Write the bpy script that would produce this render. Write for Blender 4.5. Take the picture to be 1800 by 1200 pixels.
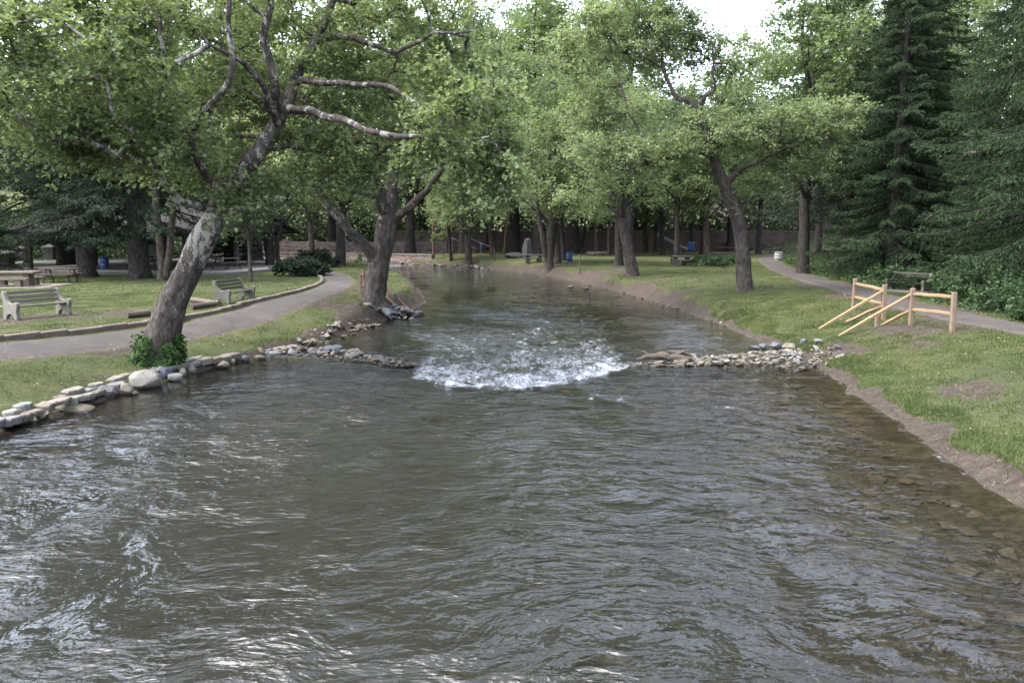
import bpy, bmesh, math, random
import numpy as np
from mathutils import Vector, Matrix
R = math.radians
scene = bpy.context.scene
for o in list(bpy.data.objects): bpy.data.objects.remove(o)
C = scene.collection

# ------------------------------------------------------------------ camera
EYE = 3.8; PITCH = R(8.0); FPX = 1380.0
cam_d = bpy.data.cameras.new('camera'); cam = bpy.data.objects.new('camera', cam_d); C.objects.link(cam)
cam.location = (0, 0, EYE); cam.rotation_euler = (math.pi/2 - PITCH, 0, 0)
cam_d.sensor_width = 36; cam_d.sensor_fit = 'HORIZONTAL'; cam_d.lens = 36*FPX/1800
cam_d.clip_start = 0.1; cam_d.clip_end = 3000
scene.camera = cam
# ------------------------------------------------------------------ sky
SUN_EL, SUN_AZ = R(60), R(-98)      # azimuth clockwise from +Y: high, to the left of the camera
world = bpy.data.worlds.new('World'); scene.world = world; world.use_nodes = True
wn = world.node_tree; wn.nodes.clear()
sky = wn.nodes.new('ShaderNodeTexSky'); sky.sky_type = 'NISHITA'; sky.sun_disc = False
sky.sun_elevation = SUN_EL; sky.sun_rotation = SUN_AZ; sky.air_density = 1.0; sky.dust_density = 3.0; sky.ozone_density = 1.0
hs = wn.nodes.new('ShaderNodeHueSaturation'); hs.inputs['Saturation'].default_value = 0.58; hs.inputs['Value'].default_value = 1.0
bg = wn.nodes.new('ShaderNodeBackground'); bg.inputs['Strength'].default_value = 0.15
wo = wn.nodes.new('ShaderNodeOutputWorld')
wn.links.new(sky.outputs[0], hs.inputs['Color']); wn.links.new(hs.outputs[0], bg.inputs[0]); wn.links.new(bg.outputs[0], wo.inputs[0])
# ------------------------------------------------------------------ sun
sd_ = bpy.data.lights.new('sun', 'SUN'); sd_.energy = 0.6; sd_.angle = R(45); sd_.color = (1.0, 0.96, 0.9)
sun = bpy.data.objects.new('sun', sd_); C.objects.link(sun)
sv = Vector((math.sin(SUN_AZ)*math.cos(SUN_EL), math.cos(SUN_AZ)*math.cos(SUN_EL), math.sin(SUN_EL)))
sun.rotation_euler = sv.to_track_quat('Z', 'Y').to_euler(); sun.location = sv*60
# ------------------------------------------------------------------ exposure
vs = scene.view_settings; vs.view_transform = 'Standard'; vs.look = 'None'; vs.gamma = 1.0; vs.use_curve_mapping = False
vs.exposure = 3.15
cy = scene.cycles
cy.max_bounces = 7; cy.diffuse_bounces = 5; cy.glossy_bounces = 2; cy.transmission_bounces = 3; cy.transparent_max_bounces = 5
cy.use_denoising = True
cy.caustics_reflective = False; cy.caustics_refractive = False

# ================================================================== helpers
def ray(px, py):
    u = (px-900)/FPX; v = (600-py)/FPX; c, s = math.cos(PITCH), math.sin(PITCH)
    return u, c+v*s, -s+v*c
def PW(px, py, Y):
    x, y, z = ray(px, py); t = Y/y
    return np.array([x*t, Y, EYE+z*t])
def PG(px, py, z=1.0):
    dx, dy, dz = ray(px, py); t = (z-EYE)/dz
    return np.array([dx*t, dy*t, z])
def ss(a, b, x):
    t = np.clip((np.asarray(x, float)-a)/(b-a), 0, 1); return t*t*(3-2*t)
_pr = np.random.RandomState(7).permutation(512); _pp = np.concatenate([_pr, _pr, _pr, _pr])
_ga = np.random.RandomState(8).rand(512)*2*np.pi
def perlin(x, y):
    x = np.asarray(x, float); y = np.asarray(y, float)
    xi = np.floor(x).astype(int); yi = np.floor(y).astype(int); xf = x-xi; yf = y-yi; xi &= 511; yi &= 511
    u = xf*xf*xf*(xf*(xf*6-15)+10); v = yf*yf*yf*(yf*(yf*6-15)+10)
    def g(a, b, fx, fy):
        h = _ga[_pp[_pp[a & 511]+(b & 511)]]; return np.cos(h)*fx+np.sin(h)*fy
    a = g(xi, yi, xf, yf); b = g(xi+1, yi, xf-1, yf); c = g(xi, yi+1, xf, yf-1); d = g(xi+1, yi+1, xf-1, yf-1)
    return (a+u*(b-a)) + v*((c+u*(d-c))-(a+u*(b-a)))
def fbm(x, y, oc=4):
    s = 0; a = 1.0; f = 1.0
    for k in range(oc):
        s = s+a*perlin(x*f+k*17.3, y*f-k*9.1); a *= 0.5; f *= 2.03
    return s
def nrm(v):
    return v/(np.linalg.norm(v, axis=-1, keepdims=True)+1e-9)

def mesh_np(name, V, quads=None, tris=None, attrs=None, smooth=False):
    """one mesh from numpy arrays; attrs: {name: per-vertex float}"""
    V = np.asarray(V, np.float32); me = bpy.data.meshes.new(name)
    nq = 0 if quads is None else len(quads); nt = 0 if tris is None else len(tris)
    me.vertices.add(len(V)); me.vertices.foreach_set('co', V.ravel())
    li = []
    if nq: li.append(np.asarray(quads, np.int32).ravel())
    if nt: li.append(np.asarray(tris, np.int32).ravel())
    li = np.concatenate(li); me.loops.add(len(li)); me.loops.foreach_set('vertex_index', li)
    st = np.concatenate([np.arange(nq)*4, nq*4+np.arange(nt)*3]).astype(np.int32)
    me.polygons.add(nq+nt); me.polygons.foreach_set('loop_start', st)
    me.polygons.foreach_set('use_smooth', np.full(nq+nt, smooth))
    me.update(calc_edges=True)
    for k, a in (attrs or {}).items():
        at = me.attributes.new(k, 'FLOAT', 'POINT'); at.data.foreach_set('value', np.asarray(a, np.float32))
    return me
def link(name, me, m=None, parent=None, loc=None, rz=None):
    o = bpy.data.objects.new(name, me); C.objects.link(o)
    if m is not None:
        if len(me.materials) == 0: me.materials.append(m)
        elif me.materials[0] is not m: o.material_slots[0].link = 'OBJECT'; o.material_slots[0].material = m
    if parent is not None: o.parent = parent
    if loc is not None: o.location = tuple(float(c) for c in loc)
    if rz is not None: o.rotation_euler[2] = rz
    return o
def tag(o, label=None, cat=None, group=None, kind=None):
    if label: o['label'] = label
    if cat: o['category'] = cat
    if group: o['group'] = group
    if kind: o['kind'] = kind
    return o
def empty(name, loc=(0, 0, 0), rz=0, label=None, cat=None, group=None):
    o = bpy.data.objects.new(name, None); C.objects.link(o); o.location = tuple(float(c) for c in loc); o.rotation_euler[2] = rz
    return tag(o, label, cat, group)
def children(o): return [c for c in bpy.data.objects if c.parent == o]
def copy_thing(root, loc, rz=0.0, scale=1.0, label=None, group=None, lean=(0, 0)):
    kids = KIDS.setdefault(root.name, children(root))
    r = root.copy(); C.objects.link(r); r.location = tuple(float(c) for c in loc); r.rotation_euler = (lean[0], lean[1], rz)
    r.scale = (scale,)*3 if np.isscalar(scale) else scale
    if label: r['label'] = label
    if group: r['group'] = group
    for k in kids:
        c = k.copy(); C.objects.link(c); c.parent = r
    return r
KIDS = {}

class MB:
    """collects shapes into one mesh (used per part)"""
    def __init__(s): s.V = []; s.F = []; s.n = 0
    def add(s, V, F):
        s.V += [tuple(float(c) for c in v) for v in V]; s.F += [tuple(i+s.n for i in f) for f in F]; s.n = len(s.V); return s
    def box(s, c, d, M=None):
        x, y, z = d[0]/2, d[1]/2, d[2]/2
        P = [(-x,-y,-z),(x,-y,-z),(x,y,-z),(-x,y,-z),(-x,-y,z),(x,-y,z),(x,y,z),(-x,y,z)]
        if M is not None: P = [tuple(M @ Vector(p)) for p in P]
        P = [(p[0]+c[0], p[1]+c[1], p[2]+c[2]) for p in P]
        return s.add(P, [(0,3,2,1),(4,5,6,7),(0,1,5,4),(1,2,6,5),(2,3,7,6),(3,0,4,7)])
    def bar(s, a, b, w, h, taper=1.0):
        """rectangular bar from a to b"""
        a = Vector(a); b = Vector(b); d = (b-a).normalized()
        up = Vector((0, 0, 1)) if abs(d.z) < 0.95 else Vector((0, 1, 0))
        r = d.cross(up).normalized(); u = r.cross(d).normalized()
        P = []
        for p, k in ((a, 1), (b, taper)):
            P += [p-r*w/2*k-u*h/2*k, p+r*w/2*k-u*h/2*k, p+r*w/2*k+u*h/2*k, p-r*w/2*k+u*h/2*k]
        return s.add(P, [(0,1,2,3),(7,6,5,4),(0,4,5,1),(1,5,6,2),(2,6,7,3),(3,7,4,0)])
    def tube(s, path, rad, seg=8):
        V, F = sweep(np.array(path, float), np.full(len(path), rad) if np.isscalar(rad) else np.array(rad), seg, cap=True)
        return s.add(V, F)
    def prism(s, poly, y0, y1):
        """polygon in xz extruded along y"""
        n = len(poly)
        V = [(x, y0, z) for x, z in poly]+[(x, y1, z) for x, z in poly]
        F = [tuple(range(n)), tuple(range(2*n-1, n-1, -1))]+[(i, i+n, (i+1) % n+n, (i+1) % n) for i in range(n)]
        return s.add(V, F)
    def mesh(s, name, bevel=0.0, smooth=False):
        me = bpy.data.meshes.new(name); me.from_pydata(s.V, [], s.F)
        bm = bmesh.new(); bm.from_mesh(me); bmesh.ops.recalc_face_normals(bm, faces=bm.faces)
        if bevel: bmesh.ops.bevel(bm, geom=bm.edges[:], offset=bevel, segments=1, affect='EDGES', clamp_overlap=True)
        for f in bm.faces: f.smooth = smooth
        bm.to_mesh(me); bm.free(); return me
    def build(s, name, m, parent=None, bevel=0.0, smooth=False, loc=None, rz=None):
        return link(name, s.mesh(name, bevel, smooth), m, parent, loc, rz)

def sweep(P, rad, seg=8, cap=True, lump=0.0, seed=0, flare=0.0, freq=3.0):
    P = np.asarray(P, float); n = len(P); rad = np.asarray(rad, float)
    T = np.zeros_like(P); T[1:-1] = P[2:]-P[:-2]; T[0] = P[1]-P[0]; T[-1] = P[-1]-P[-2]; T = nrm(T)
    u = np.array([1.0, 0, 0]) if abs(T[0][0]) < 0.8 else np.array([0, 1.0, 0])
    V = []; L = 0
    for i in range(n):
        u = u-T[i]*np.dot(u, T[i]); u /= np.linalg.norm(u)+1e-9; w = np.cross(T[i], u)
        if i: L += np.linalg.norm(P[i]-P[i-1])
        a = np.arange(seg)*2*np.pi/seg
        r = np.full(seg, rad[i])
        if lump:
            q = fbm(np.cos(a)*1.1+seed*3.7+5+L*0.3, np.sin(a)*1.1+L*freq*0.4+seed, 3)
            q2 = perlin(np.cos(a)*2.5+seed*1.3, L*freq+np.sin(a)*2.5)
            r = r*(1+lump*(q*0.9+q2*0.6))
        if flare:
            r = r*(1+flare*math.exp(-L/0.35)*(0.6+0.6*np.abs(np.sin(a*2.5+seed))))
        V.append(P[i]+np.outer(np.cos(a)*r, u)+np.outer(np.sin(a)*r, w))
    V = np.concatenate(V)
    F = []
    for i in range(n-1):
        for k in range(seg):
            k2 = (k+1) % seg; F.append((i*seg+k, i*seg+k2, (i+1)*seg+k2, (i+1)*seg+k))
    if cap:
        F.append(tuple(range(seg-1, -1, -1))); F.append(tuple((n-1)*seg+k for k in range(seg)))
    return V, F
def resample(P, step):
    """smooth Catmull-Rom resample of (x,y,z,r) rows"""
    P = np.asarray(P, float); out = []
    Q = np.vstack([2*P[0]-P[1], P, 2*P[-1]-P[-2]])
    for i in range(1, len(Q)-2):
        p0, p1, p2, p3 = Q[i-1], Q[i], Q[i+1], Q[i+2]
        n = max(1, int(np.linalg.norm(p2[:3]-p1[:3])/step))
        for t in np.arange(n)/n:
            out.append(0.5*((2*p1)+(-p0+p2)*t+(2*p0-5*p1+4*p2-p3)*t*t+(-p0+3*p1-3*p2+p3)*t**3))
    out.append(P[-1]); out = np.array(out); out[:, 3] = np.maximum(out[:, 3], 0.006); return out

# ================================================================== materials
class NT:
    def __init__(s, name):
        s.m = bpy.data.materials.new(name); s.m.use_nodes = True; s.t = s.m.node_tree; s.t.nodes.clear()
        s.out = s.t.nodes.new('ShaderNodeOutputMaterial')
    def n(s, typ, **kw):
        nd = s.t.nodes.new('ShaderNode'+typ)
        for k, v in kw.items():
            if k.startswith('_'): setattr(nd, k[1:], v)
            else:
                key = k if k in nd.inputs else k.replace('_', ' ')
                if key not in nd.inputs:
                    key = int(k[1:])
                s.set(nd.inputs[key], v)
        return nd
    def set(s, inp, v):
        if isinstance(v, bpy.types.NodeSocket): s.t.links.new(v, inp)
        elif isinstance(v, bpy.types.Node): s.t.links.new(v.outputs[0], inp)
        elif isinstance(v, (tuple, list)): inp.default_value = tuple(v)+((1,) if len(v) == 3 and len(inp.default_value) == 4 else ())
        else: inp.default_value = v
    def ramp(s, fac, stops, interp='LINEAR'):
        r = s.n('ValToRGB', Fac=fac); cr = r.color_ramp; cr.interpolation = interp
        while len(cr.elements) < len(stops): cr.elements.new(0.5)
        for e, (p, c) in zip(cr.elements, stops):
            e.position = p; e.color = (c, c, c, 1) if np.isscalar(c) else tuple(c)+(1,)
        return r.outputs[0]
    def mix(s, f, a, b, mode='MIX'):
        nd = s.t.nodes.new('ShaderNodeMix'); nd.data_type = 'RGBA'; nd.blend_type = mode
        s.set(nd.inputs[0], f); s.set(nd.inputs[6], a); s.set(nd.inputs[7], b); return nd.outputs[2]
    def math(s, op, a, b=0.0, clamp=False):
        nd = s.t.nodes.new('ShaderNodeMath'); nd.operation = op; nd.use_clamp = clamp
        s.set(nd.inputs[0], a); s.set(nd.inputs[1], b); return nd.outputs[0]
    def noise(s, vec, scale, detail=4, rough=0.55, dist=0.0):
        return s.n('TexNoise', Vector=vec, Scale=scale, Detail=detail, Roughness=rough, Distortion=dist).outputs[0]
    def obj(s): return s.n('TexCoord').outputs['Object']
    def pos(s): return s.n('NewGeometry').outputs['Position']
    def mapv(s, vec, sc): return s.n('Mapping', Vector=vec, Scale=sc).outputs[0]
    def attr(s, name): return s.n('Attribute', _attribute_name=name).outputs['Fac']
    def bump(s, h, strength=0.5, dist=0.02, normal=None):
        b = s.n('Bump', Height=h, Strength=strength, Distance=dist)
        if normal is not None: s.set(b.inputs['Normal'], normal)
        return b.outputs[0]
    def bsdf(s, color, rough=0.8, normal=None, spec=0.3, **kw):
        b = s.n('BsdfPrincipled', Base_Color=color, Roughness=rough)
        b.inputs['Specular IOR Level'].default_value = spec
        if normal is not None: s.set(b.inputs['Normal'], normal)
        for k, v in kw.items(): s.set(b.inputs[k.replace('_', ' ')], v)
        return b.outputs[0]
    def done(s, sh):
        s.t.links.new(sh, s.out.inputs[0]); return s.m

def m_simple(name, c, rough=0.75, var=0.25, scale=6.0, bump=0.3, bd=0.01, spec=0.3):
    n = NT(name); p = n.obj(); f = n.noise(p, scale, 6, 0.65); g = n.noise(p, scale*7, 3)
    c = tuple(x*0.50 for x in c); a = tuple(x*(1-var) for x in c); b = tuple(min(1, x*(1+var)) for x in c)
    col = n.ramp(n.math('ADD', n.math('MULTIPLY', f, 0.7), n.math('MULTIPLY', g, 0.3)), [(0.3, a), (0.7, b)])
    if name.startswith(('stone_', 'cap_')):      # wet, algae-dark band just above the water
        zz = n.n('SeparateXYZ', Vector=n.pos()).outputs[2]
        wet = n.ramp(n.math('ADD', zz, n.math('MULTIPLY', n.noise(n.pos(), 5, 3), .08)), [(0.06, 1), (0.16, 0)])
        col = n.mix(n.math('MULTIPLY', wet, .8), col, tuple(x*.28 for x in (c[0], c[1]*1.02, c[2]*.85)))
        col = n.mix(n.ramp(n.noise(n.pos(), 2.3, 5, .7), [(.5, 0), (.68, .6)]), col, (.035, .036, .022))
    return n.done(n.bsdf(col, rough, n.bump(n.math('ADD', f, n.math('MULTIPLY', g, 0.5)), bump, bd), spec))

def m_leaf(name, dark, light, trans=0.35, rough=0.5, spec=0.35):
    n = NT(name); t = n.attr('tint')
    col = n.ramp(t, [(0.0, dark), (1.0, light)])
    b = n.bsdf(col, rough, None, spec)
    tcol = n.mix(1.0, col, (1.16, 1.13, 0.72), 'MULTIPLY')
    tr = n.n('BsdfTranslucent', Color=tcol)
    mx = n.n('MixShader', Fac=trans); n.set(mx.inputs[1], b); n.set(mx.inputs[2], tr)
    return n.done(mx.outputs[0])
M = {}
M['leaf_syc'] = m_leaf('leaf_sycamore', (0.082, 0.118, 0.050), (0.196, 0.246, 0.124), 0.52)
M['leaf_syc2'] = m_leaf('leaf_sycamore_pale', (0.094, 0.134, 0.064), (0.208, 0.258, 0.140), 0.52)
M['leaf_mid'] = m_leaf('leaf_mid_green', (0.068, 0.108, 0.048), (0.164, 0.218, 0.104), 0.50)
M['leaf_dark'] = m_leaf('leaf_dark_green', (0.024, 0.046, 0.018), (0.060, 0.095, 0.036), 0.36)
M['leaf_far'] = m_leaf('leaf_far', (0.074, 0.114, 0.062), (0.170, 0.222, 0.124), 0.50)
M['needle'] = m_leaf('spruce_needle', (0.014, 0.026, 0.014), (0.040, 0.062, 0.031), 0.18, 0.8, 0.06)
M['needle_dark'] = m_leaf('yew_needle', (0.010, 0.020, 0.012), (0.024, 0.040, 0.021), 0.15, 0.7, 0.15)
M['ivy'] = m_leaf('ivy_leaf', (0.018, 0.046, 0.011), (0.050, 0.098, 0.024), 0.3, 0.5, 0.2)
M['shrub'] = m_leaf('shrub_leaf', (0.019, 0.040, 0.017), (0.050, 0.086, 0.036), 0.3, 0.5, 0.2)
M['blade'] = m_leaf('grass_blade', (0.030, 0.046, 0.017), (0.108, 0.134, 0.050), 0.3, 0.7, 0.15)
M['dry_blade'] = m_leaf('dry_straw', (0.11, 0.09, 0.062), (0.21, 0.18, 0.13), 0.15, 0.8, 0.1)

def m_bark(name, dark, mid, pale, scale=1.0, furrow=0.6):
    n = NT(name); p = n.obj(); pl = n.attr('pale')
    big = n.noise(p, 2.2*scale, 5, 0.6, 0.4); fine = n.noise(n.mapv(p, (1, 1, 0.35)), 16*scale, 6, 0.7)
    vor = n.n('TexVoronoi', Vector=n.mapv(p, (1, 1, 0.5)), Scale=9*scale).outputs[0]
    base = n.mix(n.ramp(fine, [(0.38, 0), (0.62, 1)]), dark, mid)
    mid_ = n.noise(n.mapv(p, (1, 1, 0.45)), 6.5*scale, 4, 0.65, 0.6)
    base = n.mix(n.ramp(mid_, [(0.38, 0.75), (0.52, 0)]), base, tuple(c*0.35 for c in dark))
    base = n.mix(n.ramp(mid_, [(0.55, 0), (0.72, 0.6)]), base, tuple(c*1.35 for c in mid))
    base = n.mix(n.ramp(big, [(0.45, 0), (0.62, 0.45)]), base, tuple(c*0.55 for c in dark))
    patch = n.math('ADD', n.math('MULTIPLY', n.noise(n.mapv(p, (1, 1, 0.45)), 5.5*scale, 4, 0.62, 0.5), 0.75), n.math('MULTIPLY', n.noise(p, 22*scale, 3), 0.25))
    thr = n.math('SUBTRACT', 0.74, n.math('MULTIPLY', pl, 0.42))
    k = n.math('MULTIPLY', n.math('SUBTRACT', patch, thr), 16.0, True)
    col = n.mix(k, base, n.mix(n.ramp(fine, [(0.35, 0), (0.7, 1)]), tuple(c*0.7 for c in pale), pale))
    h = n.math('ADD', n.math('MULTIPLY', fine, 0.8), n.math('MULTIPLY', vor, furrow))
    h = n.math('ADD', n.math('ADD', h, n.math('MULTIPLY', k, 0.15)), n.math('MULTIPLY', mid_, 1.6))
    return n.done(n.bsdf(col, 0.85, n.bump(h, 0.9, 0.035), 0.2))
M['bark_syc'] = m_bark('bark_sycamore', (0.042, 0.034, 0.030), (0.090, 0.074, 0.065), (0.29, 0.275, 0.25))
M['bark'] = m_bark('bark_brown', (0.036, 0.029, 0.024), (0.085, 0.070, 0.058), (0.15, 0.138, 0.12))
M['bark_dark'] = m_bark('bark_conifer', (0.020, 0.017, 0.016), (0.050, 0.042, 0.037), (0.09, 0.085, 0.077), 1.3)

# ================================================================== terrain
LEFT = [(-13,-25),(-12.5,0),(-11.6,8),(-10.1,15.5),(-9.3,17),(-8.8,20.2),(-7.8,23.4),(-7.1,26),(-5.9,31),(-4.9,37),(-4.6,42.3),(-5.9,50.4),(-9.6,66),(-13.7,76),(-17.8,82),(-30,90),(-60,96),(-110,100)]
RIGHT = [(7,-25),(6.8,5),(7.0,10.8),(7.3,13),(7.6,14.6),(8.1,18.5),(8.7,22.4),(8.6,30.1),(8.2,37.7),(7,48.1),(4.5,62.4),(0,78),(-6.3,85.5),(-12,91),(-22,96.5),(-35,100),(-60,106),(-110,110)]
def polydist(x, y, pts):
    d = np.full(x.shape, 1e9)
    for (ax, ay), (bx, by) in zip(pts[:-1], pts[1:]):
        ex, ey = bx-ax, by-ay; t = np.clip(((x-ax)*ex+(y-ay)*ey)/(ex*ex+ey*ey), 0, 1)
        d = np.minimum(d, np.hypot(x-ax-t*ex, y-ay-t*ey))
    return d
RIV = LEFT+RIGHT[::-1]
def inside(x, y, poly):
    r = np.zeros(x.shape, bool); n = len(poly)
    for i in range(n):
        ax, ay = poly[i]; bx, by = poly[(i+1) % n]
        if ay == by: continue
        c = ((ay > y) != (by > y)) & (x < (bx-ax)*(y-ay)/(by-ay)+ax); r ^= c
    return r
_memo = []
def shore(x, y):
    """signed distance from the water line (+ on land), and whether the left bank is the nearer one"""
    x = np.asarray(x, float); y = np.asarray(y, float)
    if _memo and _memo[0] is x and _memo[1] is y: return _memo[2]
    wx = x+0.16*perlin(x*0.9+3, y*0.9)+0.07*perlin(x*2.7, y*2.7+9); wy = y+0.16*perlin(x*0.9-30, y*0.9)
    dl = polydist(wx, wy, LEFT); dr = polydist(wx, wy, RIGHT); d = np.minimum(dl, dr)
    res = (np.where(inside(wx, wy, RIV), -d, d), dl < dr); _memo[:] = [x, y, res]; return res
PATH_L = [(-14.6,14),(-13.4,17.5),(-12.6,19.7),(-11.5,22.2),(-10.3,25),(-9.4,29.5),(-8.9,34),(-8.9,39),(-9.7,44.5),(-11.6,50.5),(-14.5,56),(-18,61),(-24,67)]
PATH_R = [(14.9,14),(14.8,18),(14.7,22.5),(14.6,25.2),(15.1,30),(16.2,37.5),(17.4,46),(19.4,56),(22.4,68),(26,80),(31,93)]
def zt(x, y):
    x = np.asarray(x, float); y = np.asarray(y, float)
    s, lf = shore(x, y)
    far = ss(26, 36, y)
    h1 = np.where(lf, 0.22+0.5*far, 0.22+0.44*far); w1 = np.where(lf, 0.35+0.6*far, 0.7+0.35*far); w2 = np.where(lf, 5.5-1.5*far, 5.4-1.0*far)
    ws = s+0.35*perlin(x*0.7, y*0.7)*ss(0.2, 1.5, s)
    land = h1*ss(0, 1, ws/w1)+(1.02-h1)*ss(0, 1, ws/w2)
    rough = ((perlin(x*2.1, y*2.1)*0.05+perlin(x*5, y*5)*0.025)*(1-ss(1.0, 4.0, s))+far*0.30*np.abs(perlin(x*1.7+3, y*1.7))*(1-ss(0.7, 1.6, s))*ss(0.05, .3, s))*ss(0.0, 0.4, s)
    land = land+rough+0.03*fbm(x*0.3, y*0.3, 3)*ss(1, 5, s)
    land = land+np.where(lf, 0, 1)*ss(19, 55, x-0.12*(y-20))*7.5                # wooded slope behind the path
    land = land+ss(112, 230, y)*26+ss(70, 140, -x)*8
    dmax = np.where(lf, 0.95, 0.26+0.6*ss(2.0, 6.5, -s)+0.35*ss(24, 32, y))
    bed = -0.06-dmax*ss(0, 2.6, -s)+0.045*fbm(x*0.8, y*0.8, 3)*ss(.3, 1.5, -s)
    z = np.where(s > 0, land, bed*ss(0, 0.4, -s)-0.02*ss(0, .05, -s))
    for A, B, w0, w1_, top in (((4.9, 22.2), (9.2, 23.4), .35, 1.5, .04), ((-3.4, 22.5), (-7.8, 24.4), .3, .75, .03)):
        ex, ey = B[0]-A[0], B[1]-A[1]; t = np.clip(((x-A[0])*ex+(y-A[1])*ey)/(ex*ex+ey*ey), 0, 1); d = np.hypot(x-A[0]-t*ex, y-A[1]-t*ey)
        w = w0+(w1_-w0)*t; z = np.maximum(z, np.where(d < w*1.9, -1.2+(1.2+top)*ss(1.9, .75, d/w)+.03*perlin(x*4, y*4), -9))
    return z
def gz(x, y): return float(zt(np.array([x]), np.array([y]))[0])

def PT(px, py):
    """where the sight line through a pixel meets the ground"""
    dx, dy, dz = ray(px, py); t = np.concatenate([np.arange(8, 60, .1), np.arange(60, 140, .25)])/dy
    z = zt(dx*t, dy*t); h = EYE+dz*t; k = int(np.argmax(h < z)); k = k if h[k] < z[k] else len(t)-1
    return np.array([dx*t[k], dy*t[k], z[k]])
def grow_axis(lo, hi, fine, a, b, k):
    """non-uniform axis: step fine in [a,b], growing by k outside"""
    ax = list(np.arange(a, b+1e-6, fine)); st = fine; v = b
    while v < hi: st *= k; v += st; ax.append(v)
    st = fine; v = a; pre = []
    while v > lo: st *= k; v -= st; pre.append(v)
    return np.array(pre[::-1]+ax)
def grid(ax, ay):
    X, Y = np.meshgrid(ax, ay); nx, ny = len(ax), len(ay)
    i = np.arange(ny-1)[:, None]*nx+np.arange(nx-1)[None, :]
    return X.ravel(), Y.ravel(), np.stack([i, i+1, i+nx+1, i+nx], -1).reshape(-1, 4)

def pathdist(x, y): return np.minimum(polydist(x, y, PATH_L), polydist(x, y, PATH_R))
DIRT = [(-15.3,25.3,2.4,.75),(-13.2,27,1.8,.7),(-10.4,30.6,1.2,.6),(-9.6,18.6,1.0,.6),(-6.9,33,2.0,.8),(-6.1,38,1.6,.7),(10.8,13.4,1.3,.8),(9.8,16.5,1.0,.6),(9.4,22.8,1.0,.9),(12.4,24,1.7,.7),
        (14.2,28.5,1.5,.8),(14.5,34,2.2,.8),(16,41,2.6,.7),(9.5,40,2,.5),(9.2,47,2.5,.55),(6.8,58,3.5,.8),(3.5,70,4,.6),(-20,47,3.0,.7),(-18.5,43.5,2,.6),(-21,55,3,.5),(-12,42,1.4,.35),
        (8.5,62,3,.6),(11.6,21.5,.8,.7),(-24,49,4,.5),(14,50,2.2,.5),(-11.0,21.4,.9,.5)]
def dirtmask(x, y):
    s, lf = shore(x, y)
    d = np.zeros(np.shape(x))
    for cx, cy_, r, a in DIRT:
        d = np.maximum(d, a*np.exp(-(((x-cx)**2+(y-cy_)**2)/(r*r))))
    d = d+0.42*fbm(x*0.55+40, y*0.55, 4)+0.34*fbm((x+y*.5)*.7, (y-x*.5)*2.4+5, 3)
    w = np.where(lf, 0.30+0.75*ss(25, 32, y), 0.48+0.35*ss(31, 42, y)-.18*ss(16, 24, y)*(1-ss(28, 36, y)))*(1+1.0*fbm(x*0.6, y*0.6+77, 4))
    d = d+1.1*(1-ss(w*0.55, w*1.1, s))
    d = d+0.12*np.where(lf, 0, 1)*(1-ss(28, 36, y))
    d = d+0.35*(1-ss(0.9, 1.7, pathdist(x, y)))
    d = d+0.9*ss(20.0, 24, x-0.13*(y-24))+0.25*ss(96, 104, y)
    return np.clip(d, 0, 1)

ax = grow_axis(-700, 700, 0.2, -17, 17, 1.06); ay = grow_axis(-40, 1500, 0.22, 8, 46, 1.045)
gx, gy, gq = grid(ax, ay); gzv = zt(gx, gy); gs, glf = shore(gx, gy)
gme = mesh_np('ground', np.stack([gx, gy, gzv], -1), gq, attrs={'dirt': dirtmask(gx, gy), 'under': ss(0.12, -0.05, gs), 'right': ss(-4, 3, gx-0.02*gy)}, smooth=True)
n = NT('ground_turf'); p = n.pos()
d = n.attr('dirt'); f1 = n.noise(p, 0.9, 5, 0.6); f2 = n.noise(p, 7, 5, 0.7); f3 = n.noise(p, 45, 4, 0.7); f4 = n.noise(p, 0.23, 3)
gcol = n.ramp(n.math('ADD', n.math('MULTIPLY', f1, 0.45), n.math('ADD', n.math('MULTIPLY', f2, 0.3), n.math('MULTIPLY', f3, 0.25))), [(0.33, (0.025, 0.034, 0.014)), (0.48, (0.043, 0.052, 0.021)), (0.60, (0.063, 0.072, 0.030)), (0.70, (0.090, 0.088, 0.045))])
gcol = n.mix(n.ramp(f4, [(0.42, 0), (0.6, 0.55)]), gcol, n.mix(1.0, gcol, (1.35, 1.15, 0.9), 'MULTIPLY'))
dcol = n.ramp(n.math('ADD', n.math('MULTIPLY', f2, 0.6), n.math('MULTIPLY', f3, 0.4)), [(0.32, (0.026, 0.020, 0.0165)), (0.55, (0.056, 0.044, 0.036)), (0.72, (0.095, 0.078, 0.064))])
k = n.ramp(n.math('ADD', d, n.math('MULTIPLY', n.math('SUBTRACT', n.math('ADD', n.math('MULTIPLY', f2, 0.6), n.math('MULTIPLY', f3, 0.5)), 0.55), 1.3)), [(0.40, 0), (0.66, 1)])
land = n.mix(k, gcol, dcol)
vo = n.n('TexVoronoi', Vector=n.mapv(p, (1, 1.0, 1)), Scale=4.2, Randomness=1.0)
vo2 = n.n('TexVoronoi', Vector=p, Scale=10.0)
bedc = n.mix(0.6, vo.outputs['Color'], vo2.outputs['Color'])
bed = n.ramp(n.n('RGBToBW', Color=bedc).outputs[0], [(0.15, (0.020, 0.018, 0.0145)), (0.5, (0.044, 0.039, 0.032)), (0.85, (0.086, 0.077, 0.063))])
bed = n.mix(n.ramp(f1, [(0.4, 0), (0.65, 0.6)]), bed, (0.052, 0.054, 0.030))
col = n.mix(n.attr('under'), land, bed)
hh = n.math('ADD', n.math('MULTIPLY', f3, 1.0), n.math('MULTIPLY', f2, 1.2))
rid = n.noise(n.mapv(p, (1, 1, 0.12)), 3.6, 4, 0.6, 0.8)
b1 = n.bump(rid, 0.8, 0.12)
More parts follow.
